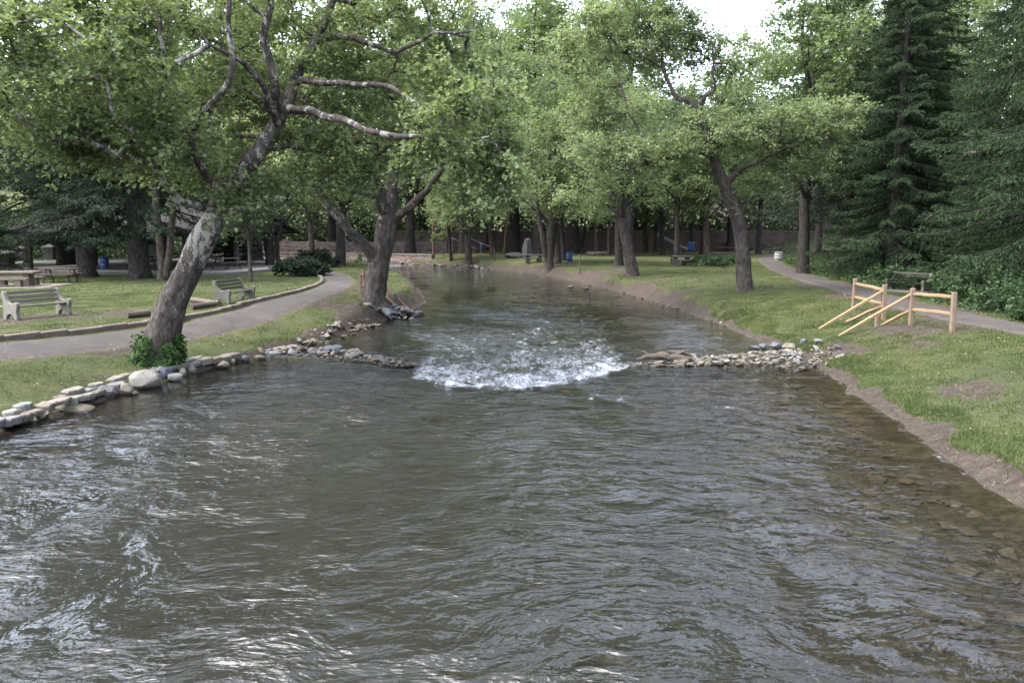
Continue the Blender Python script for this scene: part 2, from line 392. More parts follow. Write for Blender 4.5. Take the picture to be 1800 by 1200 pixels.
M['ground'] = n.done(n.bsdf(n.mix(n.math('MULTIPLY', k, n.ramp(rid, [(0.36, 0.75), (0.5, 0)])), col, (0.030, 0.022, 0.018)), 0.95, n.bump(hh, 0.8, 0.05, b1), 0.15))
tag(link('ground', gme, M['ground']), kind='structure')

def ribbon(name, pts, w, m, lift=0.03, step=0.35):
    P = resample(np.array([(x, y, 0, 1) for x, y in pts]), step)[:, :2]
    T = np.gradient(P, axis=0); T = nrm(T); N = np.stack([-T[:, 1], T[:, 0]], -1); nc = 9; V = []
    for i, (pt, nn) in enumerate(zip(P, N)):
        ww = w*(1+0.10*float(perlin(i*0.13, 3.3)))
        for k in range(nc):
            t = (k/(nc-1)-0.5)*ww+(0.07*float(perlin(i*0.5, k*7.0)) if k in (0, nc-1) else 0); V.append((pt[0]+nn[0]*t, pt[1]+nn[1]*t, abs(k/(nc-1)-0.5)*2))
    V = np.array(V); z = zt(V[:, 0], V[:, 1]); zz = z.reshape(-1, nc)
    zc = zz.copy(); zc[:] = zz+lift*1.3
    zc[:, 0] -= 0.06; zc[:, -1] -= 0.06
    i = np.arange(len(P)-1)[:, None]*nc+np.arange(nc-1)[None, :]
    q = np.stack([i, i+nc, i+nc+1, i+1], -1).reshape(-1, 4)
    return tag(link(name, mesh_np(name, np.stack([V[:, 0], V[:, 1], zc.ravel()], -1), q, attrs={'edge': V[:, 2]}, smooth=True), m), kind='structure')
n = NT('path_asphalt'); p = n.pos(); a = n.noise(p, 1.1, 5, 0.6); b = n.noise(p, 60, 3, 0.7); e = n.attr('edge'); c = n.noise(p, 6, 5, 0.7)
col = n.ramp(n.math('ADD', n.math('MULTIPLY', a, 0.55), n.math('ADD', n.math('MULTIPLY', b, 0.25), n.math('MULTIPLY', c, 0.2))), [(0.35, (0.032, 0.028, 0.026)), (0.65, (0.062, 0.054, 0.050))])
col = n.mix(n.ramp(n.math('ADD', e, n.math('MULTIPLY', n.math('SUBTRACT', c, 0.5), 1.6)), [(0.72, 0), (1.0, 0.8)]), col, (0.09, 0.068, 0.052))
cr = n.n('TexVoronoi', Vector=p, Scale=0.9, _feature='DISTANCE_TO_EDGE'); cv = n.math('ADD', cr.outputs[0], n.math('MULTIPLY', n.math('SUBTRACT', c, .5), .12))
col = n.mix(n.ramp(cv, [(0.0, .7), (.018, 0)]), col, (.02, .017, .015)); col = n.mix(n.ramp(n.noise(p, .45, 4, .6), [(.45, 0), (.6, .45)]), col, (.034, .030, .027))
M['path'] = n.done(n.bsdf(col, 0.9, n.bump(b, 0.4, 0.01), 0.2))
ribbon('path_left', PATH_L, 1.6, M['path'])
ribbon('path_right', PATH_R, 1.9, M['path'])
n = NT('road_asphalt'); p = n.pos(); col = n.ramp(n.noise(p, 0.6, 5), [(0.35, (0.12, 0.115, 0.12)), (0.65, (0.19, 0.185, 0.19))])
M['road'] = n.done(n.bsdf(col, 0.9, None, 0.2))
ribbon('road', [(-110,58),(-80,60),(-60,64),(-42,70),(-30,77.5),(-24,84)], 6.0, M['road'], 0.05, 1.0)

# ================================================================== water
def edge_y(x): return 18.75+0.29*np.abs(x+0.3)**1.85+.22*perlin(x*1.3, x*0+3)+.12*perlin(x*3.7, x*0+8)
wax = grow_axis(-115, 14, 0.085, -11, 10, 1.10); wax = wax[(wax > -112) & (wax < 12)]
wy = [-8.0]
while wy[-1] < 112:
    y_ = wy[-1]; wy.append(y_+(0.3 if y_ < 5 else max(0.065, 0.00024*y_*y_)))
wx_, wy_, wq = grid(wax, np.array(wy)); ws_, wlf = shore(wx_, wy_)
dy = wy_-edge_y(wx_)
lat = np.clip(1-np.abs(wx_-0.35)/(3.6+0.0*wy_), 0, 1)
chute = ss(-0.15, 0.5, dy)*np.exp(-np.clip(dy, 0, None)/7.0)*ss(0.0, 0.25, lat)
fn = fbm(wx_*1.7, wy_*0.62, 4); fn2 = fbm(wx_*4.2+9, wy_*1.7, 3)
foam = np.clip(chute*(0.80+0.55*fn+0.25*fn2), 0, .95)
lip = np.exp(-((dy-0.35)/0.42)**2)*ss(0.02, 0.3, lat)
foam = np.maximum(foam, np.clip(lip*(0.62+0.5*fn2+0.6*fn), 0, .9))
tail = ss(0, 1, dy)*ss(52, 26, wy_)*np.exp(-((wx_-0.8-0.03*(wy_-20))/(2.3))**2)
foam = np.maximum(foam, np.clip(tail*(fn*1.0+fn2*0.9-0.04)*0.95, 0, 0.65))
v2 = np.exp(-(((wx_-2.35)/0.9)**2+((wy_-17.9)/0.8)**2)); foam = np.maximum(foam, np.clip(v2*(0.12+1.0*fn2+.3*fn), 0, 0.7))
v3 = np.exp(-(((wx_-4.65)/0.28)**2+((wy_-16.75)/0.22)**2)); foam = np.maximum(foam, np.clip(v3*(0.5+1.0*fn2), 0, 0.8))
rif = np.exp(-(((wx_+19)/9)**2+((wy_-88)/4.5)**2)); foam = np.maximum(foam, np.clip(rif*(0.75+1.2*fn), 0, 0.9))
shoref = np.exp(-((ws_+0.03)/0.07)**2)*(wy_ < 30)*(~wlf); foam = np.maximum(foam, np.clip(shoref*(0.30+0.8*fn2), 0, 0.42))
# water level drops through the gap; standing waves below it
wz = -0.10*ss(-0.3, 1.2, dy)*ss(4.6, 3.4, np.abs(wx_-0.3))*ss(60, 30, wy_)
amp = 0.010+0.085*np.clip(chute, 0, 1)+0.02*lip+0.03*tail+0.03*rif
wz = wz+amp*(fbm(wx_*1.15, wy_*1.3, 3)+0.5*perlin(wx_*3.1, wy_*3.4))
flowx = wx_+0.5*perlin(wx_*0.35, wy_*0.35); flowy = wy_+0.6*perlin(wx_*0.3+9, wy_*0.3)
cam_near = ss(26, 10, wy_)
calm = ss(0.0, 3.5, -ws_)
wz = wz+(0.008+0.012*cam_near)*calm*(perlin(flowx*1.1, flowy*1.9)+0.6*perlin(flowx*2.3+5, flowy*3.6))
depth = np.clip(-zt(wx_, wy_), 0, 1.2)
keep = (ws_[wq] < 0.9).any(1)
wme = mesh_np('water', np.stack([wx_, wy_, wz], -1), wq[keep], attrs={'foam': foam, 'depth': depth, 'calm': calm*(0.35+0.65*ss(34, 17, wy_)+0.5*np.clip(tail+rif, 0, .6))}, smooth=True)
n = NT('river_water'); p = n.pos()
warp = n.noise(p, 0.5, 2); pv = n.n('VectorMath', _operation='ADD').outputs[0]
vm = pv.node; n.set(vm.inputs[0], p); sc_ = n.n('VectorMath', _operation='SCALE'); n.set(sc_.inputs[0], n.n('TexNoise', Vector=p, Scale=0.45, Detail=2).outputs['Color']); sc_.inputs['Scale'].default_value = 1.3; n.set(vm.inputs[1], sc_.outputs[0])
r0 = n.noise(n.mapv(pv, (1.0, 1.5, 1)), 0.85, 2, 0.5); r1 = n.noise(n.mapv(pv, (1.0, 1.6, 1)), 2.3, 2, 0.5, 0.3); r2 = n.noise(n.mapv(pv, (1.0, 1.7, 1)), 6.5, 2, 0.5, 0.4); r3 = n.noise(n.mapv(pv, (1.0, 1.5, 1)), 17, 2, 0.5)
hgt = n.math('ADD', n.math('ADD', n.math('MULTIPLY', r0, 1.3), n.math('MULTIPLY', r1, 0.85)), n.math('ADD', n.math('MULTIPLY', r2, 0.34), n.math('MULTIPLY', r3, 0.07)))
gust = n.ramp(n.noise(n.mapv(pv, (1, .55, 1)), 0.30, 3, 0.55), [(0.36, 0.22), (0.64, 1.0)])
amp_ = n.math('MULTIPLY', n.math('ADD', n.math('MULTIPLY', n.attr('calm'), 0.80), 0.20), gust)
bmp = n.n('Bump', Height=n.math('MULTIPLY', hgt, amp_), Strength=1.0, Distance=0.165)
fz = n.n('Fresnel', IOR=1.34); n.set(fz.inputs['Normal'], bmp.outputs[0])
gl = n.n('BsdfGlossy', Color=(0.97, 0.97, 1.0), Roughness=0.02); n.set(gl.inputs['Normal'], bmp.outputs[0])
tp = n.n('BsdfTransparent', Color=(0.82, 0.78, 0.69))
mk = n.n('BsdfDiffuse', Color=(0.0140, 0.0142, 0.0108))
mf = n.n('MixShader', Fac=n.ramp(n.attr('depth'), [(0.02, 0.04), (0.35, 0.26), (0.95, 0.90)])); n.set(mf.inputs[1], tp.outputs[0]); n.set(mf.inputs[2], mk.outputs[0])
ms = n.n('MixShader', Fac=fz.outputs[0]); n.set(ms.inputs[1], mf.outputs[0]); n.set(ms.inputs[2], gl.outputs[0])
fs_b = n.noise(n.mapv(pv, (1, 0.5, 1)), 11, 4, 0.65, 0.8)
fo = n.bsdf((0.36, 0.375, 0.41), 0.5, n.bump(fs_b, 0.8, 0.10), 0.4)
fs = n.math('ADD', n.math('MULTIPLY', n.noise(n.mapv(pv, (1, 0.34, 1)), 5.5, 6, 0.72, 1.2), 0.6), n.math('MULTIPLY', n.noise(n.mapv(pv, (1, 0.5, 1)), 20, 4, 0.7, 0.8), 0.4))
fa = n.math('ADD', n.attr('foam'), n.math('MULTIPLY', n.math('SUBTRACT', fs, 0.5), 3.2))
fk = n.math('MULTIPLY', n.ramp(fa, [(0.38, 0), (0.75, 0.45), (1.30, 0.97)]), n.ramp(n.attr('foam'), [(0.03, 0), (0.14, 1)]))
mx = n.n('MixShader', Fac=fk); n.set(mx.inputs[1], ms.outputs[0]); n.set(mx.inputs[2], fo)
M['water'] = n.done(mx.outputs[0])
tag(link('river', wme, M['water']), kind='structure')

# ================================================================== trees
UP = np.array([0, 0, 1.0])
def leaf_quads(Pos, Nor, Ax, size, aspect=0.85, tint=None, fold=0.18):
    """bent diamond leaves"""
    Nor = nrm(Nor); Ax = nrm(Ax-Nor*np.sum(Ax*Nor, -1, keepdims=True)); S = np.cross(Nor, Ax); sz = size[:, None]
    a = Pos; b = Pos+Ax*sz*0.45+S*sz*aspect*0.5+Nor*sz*fold; c = Pos+Ax*sz; d = Pos+Ax*sz*0.45-S*sz*aspect*0.5+Nor*sz*fold
    V = np.stack([a, b, c, d], 1).reshape(-1, 3); q = np.arange(len(Pos)*4).reshape(-1, 4)
    return V, q, np.repeat(tint, 4)
def sprays(cent, outw, rng, ntw, nlf, rad, lsize, flat=0.55, droop=0.25, tilt=0.65):
    """leafy sprays: twigs from each centre, leaves along the twigs. returns leaf arrays and twig segments"""
    K = len(cent)
    d = rng.normal(size=(K, ntw, 3)); d[..., 2] *= flat; d = nrm(d)+0.55*outw[:, None, :]; d = nrm(d)
    L = rad[:, None]*rng.uniform(0.55, 1.15, (K, ntw))
    t = rng.uniform(0.12, 1.05, (K, ntw, nlf))
    pos = cent[:, None, None, :]+d[:, :, None, :]*(L[..., None]*t)[..., None]
    pos[..., 2] -= droop*L[..., None]*t**2
    pos = pos+rng.normal(size=pos.shape)*0.10*rad[:, None, None, None]
    pos = pos.reshape(-1, 3); N_ = len(pos)
    nor = UP+rng.normal(size=(N_, 3))*tilt; nor[:, 2] = np.abs(nor[:, 2])
    axd = np.broadcast_to(d[:, :, None, :], (K, ntw, nlf, 3)).reshape(-1, 3)+rng.normal(size=(N_, 3))*0.7; axd[:, 2] -= 0.25
    size = lsize*rng.uniform(0.6, 1.25, N_)
    ct = rng.uniform(0.15, 0.75, K)
    tint = np.clip(np.repeat(ct, ntw*nlf)+rng.normal(size=N_)*0.16, 0, 1)
    tw = (cent[:, None, :]+0*d, cent[:, None, :]+d*L[..., None]-np.array([0, 0, 1])*(droop*L)[..., None])
    return leaf_quads(pos, nor, axd, size, tint=tint), (tw[0].reshape(-1, 3), tw[1].reshape(-1, 3))
def twig_mesh(A, B, r):
    D = nrm(B-A); u = nrm(np.cross(D, np.array([0.3, 0.2, 1.0]))); w = np.cross(D, u); V = []
    for k in range(3):
        a = k*2.0944; V.append(A+(u*math.cos(a)+w*math.sin(a))*r)
    V = np.stack(V+[B], 1).reshape(-1, 3); b = np.arange(len(A))[:, None]*4
    return V, np.concatenate([b+np.array([0, 1, 3]), b+np.array([1, 2, 3]), b+np.array([2, 0, 3])])
class Wood:
    def __init__(s): s.V = []; s.Q = []; s.T = []; s.pale = []; s.n = 0
    def tube(s, P, rad, seg, pale, **kw):
        V, F = sweep(P, rad, seg, cap=False, **kw)
        s.V.append(V); s.Q.append(np.array(F)+s.n); s.pale.append(np.repeat(np.broadcast_to(pale, (len(P),)), seg)); s.n += len(V)
    def tris(s, V, T, pale):
        s.V.append(V); s.T.append(T+s.n); s.pale.append(np.full(len(V), pale)); s.n += len(V)
    def mesh(s, name):
        return mesh_np(name, np.concatenate(s.V), np.concatenate(s.Q), np.concatenate(s.T) if s.T else None, {'pale': np.concatenate(s.pale)}, True)
def grow_tree(limbs, cent, rng, leaf=0.13, rad=0.75, ntw=7, nlf=12, lump=0.06, seg=14, flare=0.5, attach_z=2.5, pale=(0.1, 0.1), seed=1, twigs=True, rtip=0.011, flat=0.55, freq=3.0, droop=.25):
    """limbs: lists of (x,y,z,r) from base to tip, the first one the trunk; cent: (K,3) centres of leafy sprays that get joined to the limbs"""
    W = Wood(); P = []; free = []
    z0 = limbs[0][0][2]
    for i, lb in enumerate(limbs):
        q = resample(lb, 0.13 if i == 0 else 0.22); L = np.arange(len(q))/max(1, len(q)-1)
        j = q.copy()
        if i: j[:, :3] += (np.stack([perlin(L*6+i*3, L*0+seed), perlin(L*6+i*5, L*0+seed+7), perlin(L*6+i*8, L*0+seed+13)], -1)*0.16*np.clip(L*4, 0, 1)[:, None]*min(1, len(q)/12))
        hz_ = j[:, 2]-z0; pl = pale[0]+(pale[1]-pale[0])*np.clip((hz_-2.5)/1.4, 0, 1)*(1-0.5*np.clip((hz_-4.5)/1.0, 0, 1))
        W.tube(j[:, :3], j[:, 3], seg if i == 0 else max(6, seg-4 if q[0, 3] > 0.12 else 6), pl, lump=lump if q[0, 3] > 0.1 else lump*0.6, seed=seed+i, flare=flare if i == 0 else 0, freq=freq)
        for r_ in j[::2]:
            P.append(r_[:3]); free.append(r_[2] > z0+attach_z or i > 0)
    P = np.array(P); ok = np.array(free)
    base_n = len(P); parent = list(range(-1, base_n-1))
    order = np.argsort([np.min(np.linalg.norm(P[ok]-c, axis=1)) for c in cent])
    cap = base_n+len(cent)*14; A = np.zeros((cap, 3)); A[:base_n] = P; use = np.zeros(cap, bool); use[:base_n] = ok; na = base_n
    par = -np.ones(cap, int); cnt = np.zeros(cap); chains = []
    out = np.zeros((len(cent), 3))
    for ci in order:
        c = cent[ci]; D = A[:na]-c; dist = np.linalg.norm(D, axis=1)
        cost = dist+0.5*np.clip(D[:, 2]+0.1, 0, None)+np.where(use[:na], 0, 1e6); j = int(np.argmin(cost)); p0 = A[j]
        L = dist[j]; k = int(np.clip(L/0.4, 2, 10)); hor = c-p0; dirv = hor.copy(); dirv[2] *= 0.3
        ctrl = (p0+c)/2+UP*rng.uniform(-0.02, 0.16)*L+rng.normal(size=3)*0.10*L
        ch = [j]
        for m in range(1, k+1):
            t = m/k; q = (1-t)**2*p0+2*t*(1-t)*ctrl+t*t*c+(rng.normal(size=3)*0.035*min(L, 1.5) if m < k else 0)
            A[na] = q; use[na] = True; par[na] = ch[-1]; ch.append(na); na += 1
        chains.append(ch); out[ci] = nrm(hor)
    for ch in chains: cnt[ch[-1]] += 1
    for i in range(na-1, base_n-1, -1):
        if par[i] >= 0: cnt[par[i]] += cnt[i]
    for ch in chains:
        r = rtip*np.power(np.maximum(cnt[ch], 1), 0.48); r[0] = r[1]*1.08
        W.tube(A[ch], r, 6 if r[0] > 0.045 else 4, pale[1]*0.8)
    rr = rad*rng.uniform(0.7, 1.25, len(cent))
    (V, q, tint), (ta, tb) = sprays(cent, out, rng, ntw, nlf, rr, leaf, flat, droop)
    if twigs:
        tv, tt = twig_mesh(ta, tb, 0.006 if leaf < .2 else 0.01); W.tris(tv, tt, 0.1)
    return W.mesh('trunk'), mesh_np('crown', V, q, attrs={'tint': tint})
def ell(rng, c, r, n_, shell=0.35):
    d = nrm(rng.normal(size=(n_, 3))); k = np.power(rng.uniform(shell**3, 1, n_), 1/3)
    return np.asarray(c)+d*k[:, None]*np.asarray(r)
def px_ell(rng, px, py, Y, rx, ry, rz, n_): return ell(rng, PW(px, py, Y), (rx, ry, rz), n_)
def pl(pts):
    """limb from (px, py, depth, radius) rows"""
    return [tuple(PW(a, b, d_))+(r,) for a, b, d_, r in pts]
def tree_obj(name, tme, cme, bark, leafm, loc, label, group=None):
    e = empty(name, loc, 0, label, 'tree', group)
    a = link('trunk', tme, M[bark], e); b = link('crown', cme, M[leafm], e)
    if not np.allclose(loc, 0):
        for o in (a, b): o.matrix_parent_inverse = Matrix.Translation(-Vector(tuple(float(c) for c in loc)))
    return e

# ---- leaning sycamore on the left bank
rng = np.random.RandomState(11)
b0 = PT(272, 636); z_ = gz(b0[0], b0[1]); b0[2] = z_
D1 = b0[1]
trunk1 = [(b0[0]-0.25, b0[1], z_-0.5, 0.62)]+pl([(283, 600, D1, .56), (302, 540, D1, .49), (328, 480, D1-.1, .43), (352, 430, D1-.2, .40), (376, 385, D1-.3, .36), (393, 348, D1-.3, .33),
        (430, 298, D1-.2, .30), (466, 252, D1, .27), (490, 210, D1+.2, .24), (508, 172, D1+.3, .20), (528, 120, D1+.6, .17), (560, 60, D1+.8, .145), (584, 5, D1+1, .12), (610, -80, D1+1.2, .09), (640, -200, D1+1.5, .05)])
trunk1 = [(x_, y_, zz_, r_*.77) for x_, y_, zz_, r_ in trunk1]
L1 = [trunk1,
 pl([(390, 352, D1-.3, .20), (368, 318, D1-.7, .14), (350, 290, D1-1.2, .12), (338, 250, D1-1.6, .10), (352, 205, D1-2, .085), (372, 185, D1-2.2, .08), (400, 150, D1-2.4, .085), (404, 90, D1-2.6, .075), (402, 0, D1-2.8, .065), (408, -120, D1-3, .04)]),
 pl([(388, 362, D1-.3, .16), (352, 366, D1-.9, .12), (318, 352, D1-1.5, .105), (288, 320, D1-2, .09), (266, 290, D1-2.4, .075), (235, 280, D1-2.8, .05), (190, 272, D1-3.2, .03)]),
 pl([(496, 205, D1, .17), (482, 150, D1-.8, .13), (474, 110, D1-1, .12), (467, 50, D1-1.3, .11), (470, -10, D1-1.5, .09), (480, -140, D1-1.8, .05)]),
 pl([(487, 215, D1-.1, .14), (465, 165, D1-1.2, .10), (447, 128, D1-1.7, .085), (420, 105, D1-2.1, .07), (395, 95, D1-2.4, .045), (350, 60, D1-3, .03)]),
 pl([(500, 190, D1+.3, .15), (540, 195, D1-.5, .12), (590, 212, D1-1.2, .105), (640, 225, D1-1.7, .09), (700, 240, D1-2.2, .07), (740, 242, D1-2.5, .05), (800, 248, D1-2.8, .03), (860, 240, D1-3, .015)]),
 pl([(520, 140, D1+.5, .13), (560, 145, D1+.0, .105), (620, 147, D1-.6, .09), (690, 153, D1-1, .075), (720, 178, D1-1.3, .06), (760, 210, D1-1.6, .05), (790, 222, D1-1.8, .03), (820, 215, D1-2, .02)]),
 pl([(556, 68, D1+.8, .13), (600, 64, D1+.5, .10), (650, 78, D1+.2, .08), (700, 92, D1, .06), (760, 60, D1-.3, .05), (830, 55, D1-.6, .03)]),
 pl([(470, 262, D1+.1, .11), (520, 258, D1+.8, .08), (580, 262, D1+1.4, .06), (620, 255, D1+1.8, .035)]),
 pl([(480, 235, D1, .11), (440, 240, D1+1, .07), (400, 235, D1+2, .05), (330, 200, D1+3, .03)])]
L1 = [L1[0]]+[[(a_[0], a_[1], a_[2], a_[3]*.84) for a_ in lb_] for lb_ in L1[1:]]
c1 = np.concatenate([
 px_ell(rng, 330, 120, D1+.8, 3.0, 2.4, 2.2, 70), px_ell(rng, 130, 120, D1-2.5, 2.8, 2.4, 1.9, 95), px_ell(rng, 90, 40, D1-3, 2.6, 2.0, 1.2, 40),
 px_ell(rng, 200, 235, D1-2.6, 2.2, 1.6, 0.65, 40), px_ell(rng, 330, 285, D1+.4, 2.2, 1.6, 0.6, 30), px_ell(rng, 420, 215, D1+2.8, 2.3, 2.0, 1.2, 34),
 px_ell(rng, 560, 110, D1+3.2, 3.1, 2.2, 2.0, 70), px_ell(rng, 690, 130, D1+1.6, 3.0, 1.8, 1.6, 60), px_ell(rng, 640, 255, D1+.9, 2.6, 1.5, 0.6, 30),
 px_ell(rng, 810, 215, D1-2, 1.3, 1.3, 1.2, 34), px_ell(rng, 860, 290, D1-2.4, 0.8, .9, 0.8, 22), px_ell(rng, 560, 300, D1+1, 1.4, 1.4, .4, 10),
 px_ell(rng, 420, -60, D1-.5, 5.0, 3.0, 1.4, 56), px_ell(rng, 700, -40, D1+1, 3.2, 2.6, 1.2, 28), px_ell(rng, 480, -200, D1, 4.0, 3, 1.4, 18),
 px_ell(rng, 440, 330, D1-.6, .55, .4, .35, 5), px_ell(rng, 405, 360, D1-.9, .3, .2, .2, 3)])
tm, cm = grow_tree(L1, c1, rng, leaf=0.125, rad=0.75, ntw=9, nlf=15, lump=0.20, seg=40, flare=0.30, attach_z=4.2, pale=(0.28, 0.70), seed=3, freq=2.2)
tree_obj('sycamore_tree', tm, cm, 'bark_syc', 'leaf_syc', (b0[0], b0[1], z_), 'leaning sycamore with mottled grey and white bark on the stone-edged left bank')

# ---- big sycamore on the left bank by the rock pile
rng = np.random.RandomState(21)
b2 = PT(658, 531); z2 = gz(b2[0], b2[1]); D2 = b2[1]
L2 = [[(b2[0], D2, z2-.4, .66)]+pl([(657, 520, D2, .60), (664, 480, D2, .53), (672, 440, D2, .50), (678, 405, D2, .50), (683, 370, D2, .44), (687, 330, D2+.2, .36), (691, 290, D2+.4, .30), (694, 240, D2+.6, .24), (700, 180, D2+.8, .18), (690, 110, D2+1, .12), (700, 30, D2+1.2, .07)]),
 pl([(660, 462, D2-.1, .30), (636, 425, D2-.5, .27), (608, 395, D2-.9, .24), (580, 365, D2-1.2, .21), (556, 330, D2-1.6, .18), (545, 310, D2-1.8, .15), (530, 280, D2-2, .11), (500, 240, D2-2.2, .07), (480, 210, D2-2.5, .04)]),
 pl([(676, 372, D2-.2, .25), (668, 330, D2-.8, .20), (655, 290, D2-1.2, .16), (644, 262, D2-1.5, .13), (630, 225, D2-1.8, .09), (610, 180, D2-2, .05)]),
 pl([(676, 380, D2-.1, .20), (655, 345, D2-.6, .14), (625, 338, D2-1.0, .12), (590, 332, D2-1.4, .10), (560, 316, D2-1.8, .08), (530, 300, D2-2.1, .05)]),
 pl([(684, 392, D2, .24), (712, 370, D2-.3, .21), (740, 345, D2-.6, .18), (760, 320, D2-.8, .16), (772, 305, D2-1, .14), (790, 265, D2-1.2, .10), (815, 220, D2-1.4, .06), (830, 190, D2-1.6, .04)]),
 pl([(690, 345, D2+.2, .14), (715, 325, D2+.6, .10), (745, 305, D2+1.1, .07), (790, 290, D2+1.6, .04)]),
 pl([(672, 318, D2+.2, .15), (630, 290, D2+1, .10), (585, 272, D2+1.6, .07), (540, 262, D2+2, .04)]),
 pl([(694, 250, D2+.6, .13), (730, 200, D2+.9, .09), (780, 140, D2+1.2, .06), (820, 90, D2+1.5, .03)])]
L2 = [[(a_[0], a_[1], a_[2], a_[3]*.82) for a_ in lb_] for lb_ in L2]
c2 = np.concatenate([px_ell(rng, 600, 200, D2+1.2, 3.0, 3.0, 1.6, 60), px_ell(rng, 760, 180, D2+1.2, 3.0, 3.0, 1.8, 70), px_ell(rng, 690, 90, D2+.5, 4.2, 3.5, 2.2, 90), px_ell(rng, 860, 260, D2-1.2, 2.0, 2.0, 1.2, 45),
 px_ell(rng, 520, 285, D2-1.6, 1.9, 1.6, .6, 26), px_ell(rng, 640, 285, D2-2.2, 1.6, 1.0, .35, 12), px_ell(rng, 800, 330, D2-.3, 1.3, 1.4, .45, 16), px_ell(rng, 480, 230, D2-.8, 2, 2, 1.0, 30),
 px_ell(rng, 700, -60, D2+1, 4.5, 3, 1.8, 34), px_ell(rng, 880, 130, D2+1, 2.3, 2.4, 2.0, 45)])
tm, cm = grow_tree(L2, c2, rng, leaf=0.145, rad=0.88, ntw=9, nlf=12, lump=0.30, seg=40, flare=0.45, attach_z=4.5, pale=(0.12, 0.45), seed=9, freq=2.6)
tree_obj('sycamore_tree', tm, cm, 'bark_syc', 'leaf_syc2', (b2[0], D2, z2), 'large many-limbed sycamore above the blue-grey rock pile on the left bank')

# ---- right-bank sycamore
rng = np.random.RandomState(31)
b3 = PT(1308, 510); z3 = gz(b3[0], b3[1]); D3 = b3[1]
L3 = [[(b3[0]+.05, D3, z3-.4, .42)]+pl([(1309, 505, D3, .37), (1307, 470, D3, .34), (1304, 430, D3, .32), (1297, 385, D3-.1, .32), (1283, 350, D3-.2, .30), (1268, 315, D3-.3, .27), (1257, 285, D3-.4, .25), (1250, 262, D3-.4, .20), (1238, 225, D3-.2, .17), (1226, 195, D3, .15), (1212, 180, D3, .12), (1190, 172, D3, .10), (1178, 150, D3+.1, .09), (1165, 118, D3+.2, .075), (1163, 85, D3+.3, .06), (1150, 50, D3+.4, .04)]),
 pl([(1256, 278, D3-.4, .18), (1238, 268, D3-.8, .13), (1215, 270, D3-1.2, .11), (1190, 276, D3-1.6, .09), (1150, 285, D3-2, .06), (1100, 300, D3-2.4, .03)]),
 pl([(1272, 330, D3-.2, .17), (1300, 300, D3-.6, .11), (1335, 282, D3-1, .08), (1375, 262, D3-1.3, .05), (1420, 250, D3-1.6, .03)]),
 pl([(1228, 198, D3, .12), (1240, 168, D3-.3, .10), (1256, 160, D3-.5, .07), (1254, 120, D3-.6, .05), (1250, 70, D3-.6, .03)]),
 pl([(1165, 120, D3+.2, .07), (1130, 100, D3, .05), (1095, 80, D3-.2, .03)]),
 pl([(1290, 370, D3-.1, .10), (1320, 350, D3+.6, .07), (1350, 330, D3+1.2, .04)])]
c3 = np.concatenate([px_ell(rng, 1130, 270, D3-1.6, 2.6, 2.2, 1.0, 65), px_ell(rng, 1240, 232, D3-.8, 2.4, 2.4, 1.0, 60), px_ell(rng, 1370, 225, D3-1.0, 3.0, 2.5, 1.1, 80), px_ell(rng, 1450, 205, D3-.6, 1.7, 1.7, .7, 26), px_ell(rng, 1400, 290, D3-.8, 1.7, 1.7, .7, 30),
 px_ell(rng, 1290, 105, D3, 1.9, 2.0, .85, 26), px_ell(rng, 1150, 70, D3+.3, 2.3, 2.0, 1.3, 44), px_ell(rng, 1090, 30, D3, 2.2, 2.0, 1.1, 30), px_ell(rng, 1140, -30, D3, 2.4, 2.2, 1.0, 26), px_ell(rng, 1040, 90, D3+1, 2.0, 2.0, 1.8, 40), px_ell(rng, 1185, 40, D3+.5, 1.3, 1.6, 1.4, 26), px_ell(rng, 1235, 90, D3+.8, 1.0, 1.2, .7, 12), px_ell(rng, 1310, 330, D3+.5, 1.2, 1.2, .5, 14), px_ell(rng, 1060, 190, D3-.6, 1.6, 1.6, 1.2, 28)])
tm, cm = grow_tree(L3, c3, rng, leaf=0.14, rad=0.82, ntw=9, nlf=12, lump=0.20, seg=28, flare=0.35, attach_z=4.4, pale=(0.10, 0.2), seed=15, freq=2.4)
tree_obj('sycamore_tree', tm, cm, 'bark_syc', 'leaf_syc2', (b3[0], D3, z3), 'crooked sycamore with flat layered crown at top of the right bank beside the dirt path')

